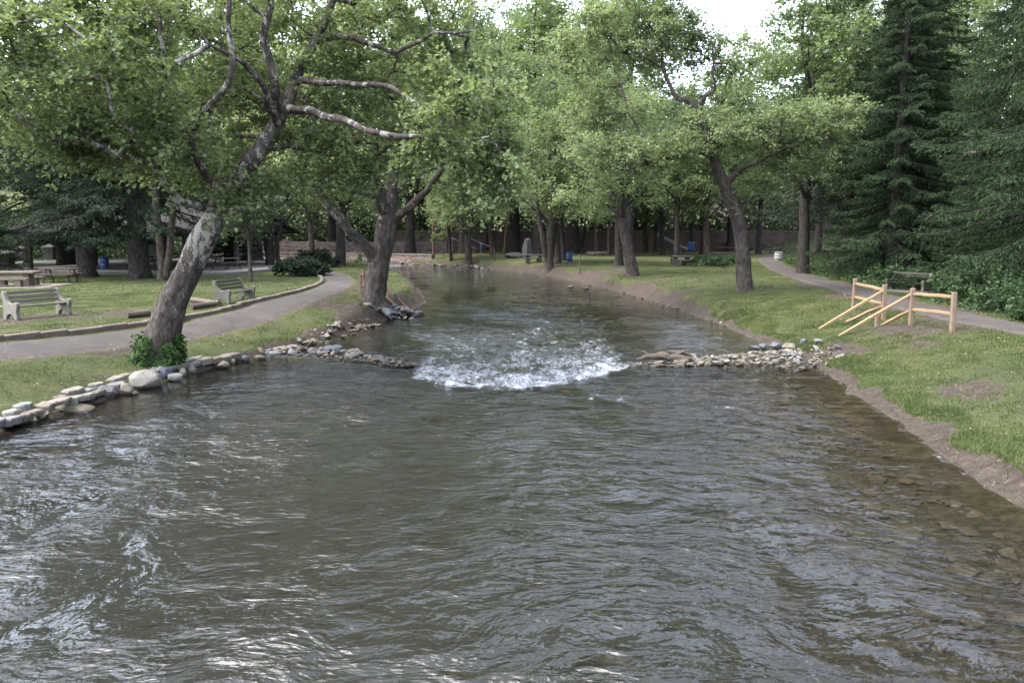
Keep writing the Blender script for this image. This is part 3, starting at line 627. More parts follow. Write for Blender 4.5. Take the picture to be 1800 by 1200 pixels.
# ---- prototypes of the other broadleaved trees (built at the origin, shared by copies)
def proto(seed, H, r0, cb, R_, fork=None, lean=0.0, lump=0.08, leaf=0.20, K=165, ntw=8, nlf=10, rad=1.15, stems=1, flat=.5, crown=None):
    rng = np.random.RandomState(seed); limbs = []
    bx = lean
    tr = [(0, 0, -.4, r0*1.12), (bx*.05, 0, .5, r0), (bx*.3, .05, cb*.45, r0*.85), (bx*.65+rng.normal()*.1, rng.normal()*.1, cb*.9, r0*.75), (bx+rng.normal()*.25, rng.normal()*.25, cb+(H-cb)*.35, r0*.5), (bx*1.1+rng.normal()*.4, rng.normal()*.4, cb+(H-cb)*.65, r0*.28), (bx+rng.normal()*.5, rng.normal()*.5, H*.96, r0*.06)]
    limbs.append(tr)
    for s in range(stems-1):
        a = s*2.6+seed; limbs.append([(0.2*math.cos(a)*r0, .2*math.sin(a)*r0, 0.2, r0*.7), (math.cos(a)*.5, math.sin(a)*.5, cb*.4, r0*.6), (math.cos(a)*1.0, math.sin(a)*1.0, cb*.9, r0*.5), (math.cos(a)*1.9, math.sin(a)*1.9, cb+(H-cb)*.4, r0*.3), (math.cos(a)*2.5, math.sin(a)*2.5, H*.85, r0*.06)])
    nb = 6
    for i in range(nb):
        a = i*2.4+seed; z0 = (fork or cb*.75)+(H-cb)*.06*i; f = min(1, z0/H); x0 = bx*min(1, z0/cb)*.7
        L = R_*rng.uniform(.75, 1.0)*(1-.35*i/nb)
        limbs.append([(x0, 0, z0, r0*.42), (x0+math.cos(a)*L*.3, math.sin(a)*L*.3, z0+L*.28, r0*.3), (x0+math.cos(a)*L*.65, math.sin(a)*L*.65, z0+L*.45+rng.uniform(0, .6), r0*.19), (x0+math.cos(a)*L, math.sin(a)*L, z0+L*.5+rng.uniform(0, 1.2), r0*.05)])
    hz = (H-cb)/2; cs = []
    if crown is None:
        nl = 9
        for i in range(nl):
            a = i*2.4+seed*1.7; zf = (i+.5)/nl; zc = cb+(H-cb)*(.05+.82*zf); w = R_*(.72*math.sqrt(max(.05, 1-(zf*1.05-.35)**2*1.35)))
            cs.append(ell(rng, (bx+math.cos(a)*w*.62, math.sin(a)*w*.62, zc), (w*.62, w*.62, hz*.26), K//nl))
    cent = np.concatenate(cs)
    tm, cm = grow_tree(limbs, cent, rng, leaf=leaf, rad=rad, ntw=ntw, nlf=nlf, lump=lump, seg=12, flare=.45, attach_z=cb*.6, pale=(.08, .2), seed=seed, twigs=False, rtip=.014, flat=flat)
    return tm, cm
PROTO = {
 'straight': proto(41, 15, .34, 4.6, 4.4), 'forked': proto(42, 14, .36, 4.4, 5.0, fork=2.4, lump=.12), 'stems': proto(43, 15, .40, 4.3, 5.2, stems=3, fork=3.2),
 'knobbly': proto(44, 13, .44, 3.9, 4.8, fork=2.6, lump=.22), 'slim': proto(45, 12, .2, 4.3, 3.2, K=110), 'leaning': proto(46, 14, .42, 4.4, 4.8, lean=-1.3, lump=.13),
 'tall': proto(47, 21, .42, 6.5, 5.4, K=190, leaf=.26, rad=1.5), 'tall2': proto(48, 23, .45, 4.5, 6.2, K=220, leaf=.27, rad=1.6), 'sapling': proto(49, 3.0, .035, 1.7, .55, K=18, leaf=.13, rad=.3, ntw=5, nlf=6)}
PCACHE = {}
def plant(kind, px, py, label, bark='bark', leafm='leaf_mid', rz=0.0, s=1.0, lean=(0, 0), group=None, xyz=None, name='broadleaf_tree'):
    if xyz is None:
        q = PT(px, py); x, y = q[0], q[1]
    else: x, y = xyz
    z = gz(x, y); key = (kind, bark, leafm)
    if key not in PCACHE:
        tm, cm = PROTO[kind]
        e = empty(name, (x, y, z), rz, label, 'tree', group); link('trunk', tm, M[bark], e); link('crown', cm, M[leafm], e)
        e.scale = (s,)*3; e.rotation_euler = (lean[0], lean[1], rz); PCACHE[key] = e; return e
    e = copy_thing(PCACHE[key], (x, y, z), rz, s, label, group, lean)
    e.name = name
    if not group and 'group' in e: del e['group']
    return e
TREES = [
 ('knobbly', 597, 467, 'knobbly dark sycamore at the end of the left path beside the far riffle', 'bark_dark', 'leaf_mid', .4, 1.0, (0, R(5))),
 ('straight', 549, 452, 'straight-trunked tree directly behind the dark low juniper bushes', 'bark', 'leaf_mid', 1.4, 1.15, (0, 0)),
 ('stems', 474, 470, 'several-stemmed dark tree wrapped in ivy left of the juniper bushes', 'bark_dark', 'leaf_dark', .9, .8, (0, R(4))),
 ('straight', 434, 458, 'dark straight tree trunk at the far end of the concrete slab', 'bark_dark', 'leaf_dark', 2.2, 1.2, (0, 0)),
 ('slim', 793, 458, 'slim forked tree on the grassy point by the staked saplings', 'bark_dark', 'leaf_mid', 0.3, 1.0, (0, R(-4))),
 ('knobbly', 823, 464, 'knobbly sycamore rooted in stones at the tip of the grassy point', 'bark', 'leaf_syc', 1.9, .92, (0, R(-5))),
 ('straight', 866, 449, 'short thick tree trunk just behind the child in blue', 'bark', 'leaf_far', 2.9, .95, (0, R(5))),
 ('stems', 965, 473, 'wide-spreading many-stemmed sycamore beside the dark stone table', 'bark', 'leaf_syc', 2.0, 1.0, (0, R(-3))),
 ('straight', 979, 463, 'thick tree standing close behind the many-stemmed sycamore', 'bark', 'leaf_mid', .8, 1.2, (0, 0)),
 ('slim', 991, 458, 'thin dark tree between the many-stemmed sycamore and the blue barrel', 'bark_dark', 'leaf_mid', 2.5, 1.15, (0, R(3))),
 ('straight', 1019, 441, 'far tree leaning to the right on the open lawn beyond the blue barrel', 'bark', 'leaf_far', .2, 1.0, (0, R(14))),
 ('slim', 1049, 447, 'far brown tree trunk next to the log fire ring', 'bark', 'leaf_far', 1.2, 1.3, (0, R(-5))),
 ('slim', 1070, 450, 'thin dark tree just right of the log fire ring', 'bark_dark', 'leaf_far', 3.2, 1.1, (0, 0)),
 ('straight', 1088, 467, 'upright tree half hidden behind the swollen-based leaning sycamore', 'bark_dark', 'leaf_mid', 1.0, 1.0, (0, R(-2))),
 ('leaning', 1112, 485, 'sycamore with a swollen base leaning left on the right bank', 'bark_syc', 'leaf_syc2', .15, 1.0, (0, 0)),
 ('straight', 1134, 444, 'far upright tree in front of the white playground slide', 'bark', 'leaf_far', 2.4, 1.05, (0, 0)),
 ('slim', 1152, 443, 'far thin tree just right of the white playground slide', 'bark_dark', 'leaf_far', .6, 1.5, (0, R(4))),
 ('straight', 1165, 448, 'dark tree leaning right in front of the blue playground panel', 'bark_dark', 'leaf_mid', 1.7, 1.0, (0, R(9))),
 ('slim', 1215, 442, 'dark tree leaning right behind the concrete picnic table', 'bark_dark', 'leaf_far', 1.1, 1.6, (0, R(6))),
 ('slim', 1231, 440, 'very thin straight tree beyond the concrete picnic table', 'bark_dark', 'leaf_far', 2.1, 1.2, (0, R(1))),
 ('straight', 1243, 452, 'stout tree leaning slightly right behind the low leafy shrub', 'bark', 'leaf_mid', 3.0, 1.1, (0, R(5))),
 ('straight', 1333, 447, 'dark tree behind the crooked sycamore near the path bend', 'bark_dark', 'leaf_mid', 2.6, 1.1, (0, 0)),
]
for k_, px, py, lb, bk, lf_, rz, s_, ln in TREES: plant(k_, px, py, lb, bk, lf_, rz, s_, ln)
for px, py, lb in ((740, 444, 'staked leafy sapling closest to the utility pole'), (764, 454, 'staked sapling nearest to the water on the grassy point'), (780, 451, 'staked sapling beside the slim forked tree')):
    plant('sapling', px, py, lb, 'bark', 'leaf_syc', px*.1, 1.0, name='sapling', group='staked saplings on the grassy point')
plant('slim', 441, 494, 'very thin young tree on the lawn in front of the concrete slab', 'bark', 'leaf_dark', .5, .62, name='young_tree')
# taller trees that fill the view behind
rng = np.random.RandomState(77)
BACK = [(-46,96),(-36,108),(-24,112),(-13,117),(-2,113),(8,118),(19,114),(30,109),(41,103),(-58,84),(-68,70),(-64,56),(-30,120),(-7,128),(13,130),(48,92),(-18,126),(24,126),(36,121),(2,122),(-42,118),(-52,106),(54,104)]
for i, (x, y) in enumerate(BACK):
    x += rng.normal()*1.2; y += rng.normal()*1.2
    plant('tall' if i % 2 else 'tall2', 0, 0, 'tall green tree in the wood behind the far stone walls', 'bark_dark', 'leaf_far', rng.uniform(0, 6.28), rng.uniform(1.3, 1.6)*(0.80 if 17 < x < 33 else 1.0), (rng.normal()*.03, rng.normal()*.03), 'tall trees of the far wood', (x, y), 'woodland_tree')
MID = [(-24,74,'tall','leaf_mid','tall tree behind the ivy-wrapped trunks'), (-13,101,'tall2','leaf_far','tall tree by the far parapet wall and utility pole'), (3,92,'tall','leaf_mid','tall pale green tree behind the grassy point'),
       (13,88,'tall','leaf_far','tall tree behind the log fire ring'), (23,95,'tall','leaf_syc','bright rounded tree beneath the gap of open sky'), (-6,98,'tall','leaf_syc2','tall pale tree rising behind the far child'), (8,101,'tall2','leaf_syc2','tall pale tree rising behind the far log ring'), (0.5,104,'tall2','leaf_far','tall tree filling the top centre behind the grassy point'), (17.5,84,'straight','leaf_syc','leafy bright tree behind the layered crown of the crooked sycamore')]
for x, y, k_, lf_, lb in MID: plant(k_, 0, 0, lb, 'bark_dark', lf_, x*.7, 1.05 if x == 23 else (1.0 if x == 17.5 else 1.48), (0, 0), None, (x, y), 'broadleaf_tree')
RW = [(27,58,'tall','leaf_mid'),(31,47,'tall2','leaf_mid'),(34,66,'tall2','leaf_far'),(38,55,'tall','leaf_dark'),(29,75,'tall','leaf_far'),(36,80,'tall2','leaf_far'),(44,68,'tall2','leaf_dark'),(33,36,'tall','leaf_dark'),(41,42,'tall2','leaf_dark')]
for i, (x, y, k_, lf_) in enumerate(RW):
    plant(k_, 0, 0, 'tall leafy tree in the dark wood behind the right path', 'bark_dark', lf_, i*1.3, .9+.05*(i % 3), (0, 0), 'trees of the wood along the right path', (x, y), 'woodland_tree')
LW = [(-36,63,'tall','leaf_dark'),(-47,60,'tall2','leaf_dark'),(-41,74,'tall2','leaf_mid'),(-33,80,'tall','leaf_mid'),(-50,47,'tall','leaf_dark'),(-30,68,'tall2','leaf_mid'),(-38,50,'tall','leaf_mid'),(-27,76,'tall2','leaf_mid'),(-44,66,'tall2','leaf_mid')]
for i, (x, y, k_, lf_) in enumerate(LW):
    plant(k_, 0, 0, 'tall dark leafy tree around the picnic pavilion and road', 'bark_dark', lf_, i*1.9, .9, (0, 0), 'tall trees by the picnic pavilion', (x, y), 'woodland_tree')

# ---- conifers
def conifer(seed, H, r0, zb, Lm, width=.028, blen=.17, dens=1.0, droop=.55, bare=True):
    rng = np.random.RandomState(seed); W = Wood()
    W.tube(resample([(0, 0, -.4, r0*1.1), (0, 0, .4, r0), (.05, 0, H*.4, r0*.7), (0, .05, H*.75, r0*.35), (0, 0, H, .02)], .4)[:, :3], resample([(0, 0, -.4, r0*1.1), (0, 0, .4, r0), (.05, 0, H*.4, r0*.7), (0, .05, H*.75, r0*.35), (0, 0, H, .02)], .4)[:, 3], 12, .1, lump=.08, seed=seed, flare=.5)
    Ps, As, Ns, Ss, Ts = [], [], [], [], []
    z = zb
    while z < H-.3:
        f = (z-zb)/(H-zb); L = Lm*(1-f)**.75*rng.uniform(.8, 1.08)+.25; nb = 5+int(rng.rand()*2); a0 = rng.rand()*6.28
        for b in range(nb):
            a = a0+b*6.283/nb+rng.normal()*.18; Lb = L*rng.uniform(.7, 1.1); d = np.array([math.cos(a), math.sin(a), 0]); sd = np.array([-d[1], d[0], 0])
            t = np.linspace(0, 1, 9); zc = z+rng.normal()*.12+Lb*(.12*t-droop*t**1.6+.30*t**4)
            ax_ = np.array([d*Lb*q+UP*0 for q in t]); ax_[:, 2] = zc; ax_ += np.outer(t**2, sd)*rng.normal()*.15*Lb
            W.tube(ax_, .012+.03*(1-t)*Lb/Lm*1.2, 4, .1)
            nb2 = max(5, int(Lb*13*dens)); ti = rng.uniform(.18, 1.0, nb2); pi = np.stack([np.interp(ti, t, ax_[:, k]) for k in range(3)], -1)
            sgn = rng.choice([-1, 1], nb2); bl = (.25+.55*np.sin(np.pi*np.clip(ti*.9+.08, 0, 1)))*min(1.15, .35*Lb)*rng.uniform(.6, 1.2, nb2)
            bd = sd*sgn[:, None]*.8+d*.55+rng.normal(size=(nb2, 3))*.15; bd = nrm(bd); tint0 = rng.uniform(.1, .7)
            ns = 8
            for k in range(ns):
                q = (k+rng.uniform(.2, .9, nb2))/ns; pp = pi+bd*(bl*q)[:, None]; pp[:, 2] -= bl*q**1.5*.45
                dirn = bd*.55+d*.2+rng.normal(size=(nb2, 3))*.28; dirn[:, 2] -= .75
                Ps.append(pp); As.append(dirn); Ns.append(rng.normal(size=(nb2, 3))*.6+UP*.5+d*.5); Ss.append(blen*rng.uniform(.6, 1.3, nb2)); Ts.append(np.clip(tint0+rng.normal(size=nb2)*.15+.25*(ti > .75), 0, 1))
        z += .62*(1-.35*f)
    V, q, ti = leaf_quads(np.concatenate(Ps), np.concatenate(Ns), np.concatenate(As), np.concatenate(Ss), aspect=width/blen*1.6, tint=np.concatenate(Ts), fold=.05)
    return W.mesh('trunk'), mesh_np('crown', V, q, attrs={'tint': ti})
CON = {'spruce': conifer(61, 24, .42, 1.2, 5.6, dens=1.9), 'spruce_high': conifer(62, 23, .38, 4.6, 4.6), 'dense': conifer(63, 15, .4, 1.0, 3.6, dens=1.3, droop=.35), 'bare': conifer(64, 20, .5, 3.1, 5.0, dens=1.7, droop=.6)}
CC = {}
def con(kind, x, y, label, leafm='needle', rz=0.0, s=1.0, group=None):
    key = (kind, leafm); z = gz(x, y)
    if key not in CC:
        tm, cm = CON[kind]
        e = empty('conifer_tree', (x, y, z), rz, label, 'tree', group); link('trunk', tm, M['bark_dark'], e); link('crown', cm, M[leafm], e); e.scale = (s,)*3; CC[key] = e; return e
    e = copy_thing(CC[key], (x, y, z), rz, s, label, group); e.name = 'conifer_tree'
    if not group and 'group' in e: del e['group']
    return e
con('spruce', 21.6, 31.5, 'huge drooping spruce at the right edge behind the leafy shrubs', 'needle', .3, 1.0)
con('spruce', 25.5, 39, 'second drooping spruce behind the huge spruce at right', 'needle', 2.0, .92)
plant('tall', 1411, 481, 'tall straight bare trunk with leafy crown beside the right path bend', 'bark_dark', 'leaf_mid', 1.0, .95)
plant('tall', 0, 0, 'bright green leafy tree beside the top of the huge spruce', 'bark_dark', 'leaf_syc', 2.0, .95, (0, 0), None, (27.5, 60))
con('spruce', 22.4, 46.5, 'dark drooping spruce between the huge spruce and the bare trunks', 'needle', 3.9, .85)
con('spruce', 25.2, 50, 'tall dark spruce filling the shade behind the green bench', 'needle', 5.1, 1.0)
con('spruce', 22.5, 22.5, 'spruce whose boughs enter the picture at the right edge', 'needle', 1.3, .9)
con('spruce', 24, 13, 'drooping spruce of the right wood nearest to the bridge', 'needle', 2.7, .95)
plant('tall', 0, 0, 'tall leafy tree of the right wood near the bridge', 'bark_dark', 'leaf_mid', .7, 1.0, (0, 0), None, (23, 4))
q = PT(1486, 476); con('spruce_high', q[0], q[1], 'conifer with a dark bare trunk in the shade right of the path', 'needle_dark', 2.2, .95)
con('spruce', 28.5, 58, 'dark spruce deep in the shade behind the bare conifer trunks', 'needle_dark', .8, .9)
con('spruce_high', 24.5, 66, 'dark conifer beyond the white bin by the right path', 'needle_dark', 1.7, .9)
for px, py, kd, lf_, lb, rz, s_ in (
  (154, 487, 'bare', 'needle_dark', 'very thick dark conifer trunk at the pavilion beside the blue barrel', .4, 1.0),
  (246, 489, 'bare', 'needle_dark', 'massive dark conifer in front of the middle of the pavilion', 1.4, 1.15),
  (124, 466, 'bare', 'needle_dark', 'grey straight conifer trunk on the lawn by the stone pillars', 2.2, .8),
  (103, 455, 'spruce_high', 'needle_dark', 'thin dark conifer beside the stone pillar with chain', .2, .8)):
    q = PT(px, py); con(kd, q[0], q[1], lb, lf_, rz, s_)
con('dense', -31.5, 46.5, 'bushy dark conifer with low boughs at the left edge of the lawn', 'needle', .9, .85)
con('dense', -36.5, 51, 'second bushy dark conifer behind the low-boughed one at left', 'needle', 2.5, 1.0)
con('spruce', -42, 57, 'tall dark spruce at the far left beyond the road pillars', 'needle_dark', 1.1, .9)
con('dense', -22.3, 62, 'green feathery conifer at the right end of the pavilion', 'needle_dark', 2.9, .8)
con('spruce', -40, 93, 'dark spruce behind the ivy-wrapped trunks', 'needle_dark', 2.9, .8)
# twin pale stems in front of the pavilion
rng = np.random.RandomState(88); q = PT(288, 493); zq = gz(q[0], q[1]); Y = q[1]
tw = [[(q[0]-.1, Y, zq-.3, .30)]+pl([(286, 486, Y, .25), (283, 450, Y, .21), (278, 400, Y, .19), (272, 330, Y, .17), (268, 250, Y, .12), (262, 150, Y, .05)]), pl([(290, 488, Y, .24), (297, 450, Y, .20), (302, 400, Y, .18), (306, 330, Y, .15), (312, 230, Y, .11), (318, 140, Y, .04)])]
cen = np.concatenate([px_ell(rng, 270, 200, Y, 3.2, 3.0, 2.6, 90), px_ell(rng, 330, 290, Y-.5, 2.2, 2.2, .9, 24)])
tm, cm = grow_tree(tw, cen, rng, leaf=.2, rad=.9, ntw=7, nlf=9, lump=.05, seg=14, attach_z=5, pale=(.25, .3), seed=30, twigs=False)
tree_obj('twin_stem_tree', tm, cm, 'bark', 'leaf_dark', (q[0], q[1], zq), 'tree with two smooth pale brown stems from one foot before the pavilion')

# ================================================================== shrubs, undergrowth, ivy
def bush(name, x, y, r, h, nl, lsize, leafm, label, seed, group=None, needle=False, zc=None):
    rng = np.random.RandomState(seed); z = gz(x, y) if zc is None else zc
    e = empty(name, (x, y, z), 0, label, 'shrub', group); W = Wood(); K = max(8, int(nl/90)); cs = []
    for i in range(K):
        a = rng.rand()*6.283; k = rng.rand()**.5; hh = h*(.25+.75*rng.rand()*math.sqrt(max(.05, 1-k*k)))
        c = np.array([math.cos(a)*r*k*.85, math.sin(a)*r*k*.85, hh*.92]); cs.append(c)
        W.tube(np.array([[c[0]*.1, c[1]*.1, -.05], [c[0]*.45, c[1]*.45, hh*.5], c]), [.03, .02, .008], 4, .1)
    cs = np.array(cs); o = nrm(cs*np.array([1, 1, .4]))
    (V, q, t), _ = sprays(cs, o, rng, 7, max(4, int(nl/K/7)), np.full(K, min(r, h)*.42), lsize, .6, .2, .75 if not needle else .4)
    V[:, 2] = np.maximum(V[:, 2], .01)
    link('stem', W.mesh('stem'), M['bark'], e); link('foliage', mesh_np('foliage', V, q, attrs={'tint': t}), M[leafm], e); return e
q = PT(524, 486); bush('juniper_bush', q[0], q[1]+.8, 1.75, 1.15, 5200, .17, 'needle_dark', 'wide dark juniper bush beside the left path', 5)
q = PT(553, 470); bush('juniper_bush', q[0], q[1]+.5, 1.7, 1.5, 4600, .17, 'needle_dark', 'second dark juniper bush behind and right of the wide one', 6)
q = PT(1262, 468); bush('leafy_shrub', q[0], q[1], 2.6, 1.0, 2600, .16, 'shrub', 'low pale leafy shrub left of the crooked sycamore trunk', 7)
bush('leafy_shrub', -14.5, 78, 1.2, 1.9, 900, .22, 'leaf_syc', 'bright green waterside shrub by the far riffle', 8)
SHR = [(16.6,24.6,1.0,.9,'low leafy shrub where the right path leaves the picture'),(17.6,27.2,1.3,1.3,'leafy shrub in the corner between path and huge spruce'),(18.3,30,1.5,1.6,'rounded leafy shrub under the boughs of the huge spruce'),(19.4,33,1.5,1.6,'tall leafy shrub behind the green slatted bench'),(19.3,36.6,1.2,1.1,'small leafy shrub left of the green slatted bench'),(17.3,22.2,1.1,.9,'nearest leafy shrub at the right path edge'),(20.4,41.5,1.5,1.2,'shaded leafy shrub near the bare conifer trunks')]
for i, (x, y, r, h, lb) in enumerate(SHR): bush('leafy_shrub', x, y, r, h, 2600, .13, 'shrub', lb, 100+i)
# ivy and shoots round the foot of the leaning tree
rng = np.random.RandomState(55); nI = 4200; a = rng.rand(nI)*6.283; hgt_ = rng.rand(nI)**1.15*1.0; k = (.44+.20*rng.rand(nI)+.18*(1-hgt_))
clump = .80+.75*perlin(np.cos(a)*1.9+4, hgt_*2.6+np.sin(a)*1.9)
Pv = np.stack([b0[0]+.06+np.cos(a)*k*clump+hgt_*.16, b0[1]+np.sin(a)*k*clump, z_-.05+hgt_*(.22+.62*clump)], -1)
nr = np.stack([np.cos(a), np.sin(a), .6+0*a], -1)+rng.normal(size=(nI, 3))*.5
V, q, t = leaf_quads(Pv, nr, rng.normal(size=(nI, 3))+np.array([0, 0, .3]), .095*rng.uniform(.6, 1.3, nI), aspect=.75, tint=np.clip(rng.normal(.5, .22, nI), 0, 1))
tag(link('ivy', mesh_np('ivy', V, q, attrs={'tint': t}), M['ivy']), 'bright green ivy bush around the foot of the leaning sycamore', 'ivy')
def scatter_under(name, X, Y, Z, lsize, leafm, seed):
    rng = np.random.RandomState(seed); N_ = len(X); nor = UP+rng.normal(size=(N_, 3))*.8
    V, q, t = leaf_quads(np.stack([X, Y, Z], -1), nor, rng.normal(size=(N_, 3)), lsize*rng.uniform(.6, 1.3, N_), tint=np.clip(rng.normal(.45, .2, N_), 0, 1))
    return tag(link(name, mesh_np(name, V, q, attrs={'tint': t}), M[leafm]), kind='stuff')
rng = np.random.RandomState(91); N_ = 95000; X = 16.2+44*rng.rand(N_)**1.3; Y = rng.uniform(17, 108, N_); dx = X-np.interp(Y, [p_[1] for p_ in PATH_R], [p_[0] for p_ in PATH_R])
k = (dx > 1.25+.5*perlin(X*.8, Y*.8)) & (np.hypot(X-17.6, Y-34.8) > 1.5); X, Y, dx = X[k], Y[k], dx[k]; hum = np.clip(.42+.75*fbm(X*.45, Y*.45, 3), .05, 1.4)
Z = zt(X, Y)+rng.rand(len(X))**.7*hum*(.35+.9*ss(1, 5, dx)+1.6*ss(8, 22, dx)); scatter_under('undergrowth', X, Y, Z, .15+.22*ss(5, 18, dx), 'shrub', 1)['label'] = 'leafy ground cover under the trees of the right wood'
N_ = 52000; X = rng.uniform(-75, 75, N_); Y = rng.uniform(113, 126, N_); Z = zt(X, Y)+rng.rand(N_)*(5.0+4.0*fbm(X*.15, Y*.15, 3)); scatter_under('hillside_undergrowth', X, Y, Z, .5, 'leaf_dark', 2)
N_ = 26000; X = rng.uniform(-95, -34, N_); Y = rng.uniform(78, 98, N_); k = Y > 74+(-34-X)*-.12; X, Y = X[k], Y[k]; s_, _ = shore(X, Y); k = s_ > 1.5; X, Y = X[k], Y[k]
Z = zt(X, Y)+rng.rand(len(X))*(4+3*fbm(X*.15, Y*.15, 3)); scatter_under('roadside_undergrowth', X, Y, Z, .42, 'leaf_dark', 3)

# ================================================================== grass
def grass(name, x0, x1, y0, y1, n_, h, w, seed, fn=None, thr=.55, m='blade', dry=False):
    rng = np.random.RandomState(seed); X = rng.uniform(x0, x1, n_); Y = rng.uniform(y0, y1, n_)
    s, lf = shore(X, Y); dm = dirtmask(X, Y)+rng.normal(size=n_)*.12+.18*fbm(X*1.7, Y*1.7, 3)
    k = (s > (.12 if not dry else .02)) & (pathdist(X, Y) > .95)
    k &= (dm < thr) if not dry else (dm > .38) & (dm < 1.2)
    if fn is not None: k &= fn(X, Y)
    X, Y = X[k], Y[k]; N_ = len(X); Z = zt(X, Y)
    patch = .55+.7*np.clip(fbm(X*.8+11, Y*.8, 3), -.6, .8); hh = h*rng.uniform(.5, 1.3, N_)*np.clip(patch, .3, 1.5)
    a = rng.rand(N_)*6.283; ln = rng.normal(size=(N_, 2))*(.55 if not dry else 1.4)
    base = np.stack([X, Y, Z-.005], -1); sdv = np.stack([np.cos(a), np.sin(a), 0*a], -1)*(w*rng.uniform(.6, 1.3, N_))[:, None]
    tip = base+np.stack([ln[:, 0]*hh, ln[:, 1]*hh, hh], -1)
    V = np.stack([base-sdv, base+sdv, tip], 1).reshape(-1, 3); T = np.arange(N_*3).reshape(-1, 3)
    tint = np.clip(.45+.5*fbm(X*.5, Y*.5+31, 3)+rng.normal(size=N_)*.18, 0, 1)
    return tag(link(name, mesh_np(name, V, None, T, {'tint': np.repeat(tint, 3)}), M[m]), kind='stuff')
inview = lambda X, Y: np.abs(X) < Y*.68+1
grass('grass', 7, 19, 9, 36, 330000, .085, .010, 1, inview)['label'] = 'mown grass on the right river bank'
grass('grass', -21, -4, 14, 36, 260000, .06, .010, 2, inview)['label'] = 'mown grass on the left lawn and bank'
grass('grass', -30, 26, 36, 72, 260000, .075, .018, 3, inview)['label'] = 'mown grass of the farther lawns'
grass('dry_grass', 7, 14.5, 9, 50, 60000, .05, .007, 4, inview, m='dry_blade', dry=True)['label'] = 'dry straw along the right bank'
grass('dry_grass', -16, -4, 14, 50, 60000, .05, .007, 5, inview, m='dry_blade', dry=True)['label'] = 'dry straw along the left bank'

edge = lambda X, Y: inview(X, Y) & (shore(X, Y)[0] < .9+.7*perlin(X*1.1, Y*1.1))
grass('tall_grass', 6.8, 11, 10, 34, 130000, .17, .009, 8, edge, thr=.72)['label'] = 'ragged longer grass hanging over the right water edge'
grass('tall_grass', -12, -4, 24, 46, 60000, .18, .011, 9, edge, thr=.8)['label'] = 'ragged longer grass on the crest of the left bank'
rng = np.random.RandomState(61); N_ = 5200; X = np.where(rng.rand(N_) < .6, rng.uniform(-18, -5, N_), rng.uniform(7.5, 17, N_)); Y = rng.uniform(13, 46, N_); s_, _ = shore(X, Y); k = (s_ > .2) & (perlin(X*.6, Y*.6) > -.12); X, Y = X[k], Y[k]
V, q, t = leaf_quads(np.stack([X, Y, zt(X, Y)+.045], -1), UP+rng.normal(size=(len(X), 3))*.35, rng.normal(size=(len(X), 3)), .05*rng.uniform(.4, 1.4, len(X)), tint=rng.rand(len(X)))
M['litter'] = m_leaf('fallen_leaf', (0.07, 0.05, 0.03), (0.26, 0.23, 0.16), .2, .7, .1)
tag(link('fallen_leaves', mesh_np('fallen_leaves', V, q, attrs={'tint': t}), M['litter']), 'small fallen leaves and blossoms scattered over the lawns', kind='stuff')
# ================================================================== stones
M['stone_a'] = m_simple('stone_tan', (0.30, 0.255, 0.20), .85, .35, 5, .6, .03)
M['stone_b'] = m_simple('stone_grey', (0.25, 0.24, 0.235), .85, .35, 5, .6, .03)
M['stone_c'] = m_simple('stone_blue', (0.135, 0.15, 0.175), .75, .35, 4, .6, .03)
M['stone_d'] = m_simple('stone_pale', (0.32, 0.29, 0.25), .85, .3, 5, .6, .03)
M['stone_gravel'] = m_simple('stone_gravel', (0.25, 0.215, 0.18), .9, .6, 3.0, .4, .02)
M['stone_e'] = m_simple('stone_brown', (0.19, 0.145, 0.105), .9, .35, 5, .6, .03)
def hull(seed, n_, dims, bev=0.0, rough=False):
    rng = np.random.RandomState(seed); P = nrm(rng.normal(size=(n_, 3)))*rng.uniform(.82, 1.0, (n_, 1))*np.array(dims)
    bm = bmesh.new()
    for p_ in P: bm.verts.new(p_)
    r = bmesh.ops.convex_hull(bm, input=bm.verts)
    bmesh.ops.delete(bm, geom=[v for v in bm.verts if not v.link_faces], context='VERTS')
    if bev:
        bmesh.ops.bevel(bm, geom=bm.edges[:], offset=bev, segments=2, affect='EDGES', clamp_overlap=True)
    me = bpy.data.meshes.new('stone'); bm.to_mesh(me); bm.free(); return me
PEB = [hull(200+i, 13, (.5, .38, .24)) for i in range(8)]
STM = {}
def stone_mesh(i, mk_):
    if (i, mk_) not in STM: me = PEB[i].copy(); me.materials.append(M[mk_]); STM[(i, mk_)] = me
    return STM[(i, mk_)]
def stone(parent, x, y, z, s, rng, mk_, flat=1.0):
    o = bpy.data.objects.new('stone', stone_mesh(rng.randint(8), mk_)); C.objects.link(o); o.parent = parent
    o.location = (x, y, z); o.rotation_euler = (rng.normal()*.3, rng.normal()*.3, rng.rand()*6.283); o.scale = (s*rng.uniform(.8, 1.3), s*rng.uniform(.8, 1.2), s*flat*rng.uniform(.7, 1.2)); return o
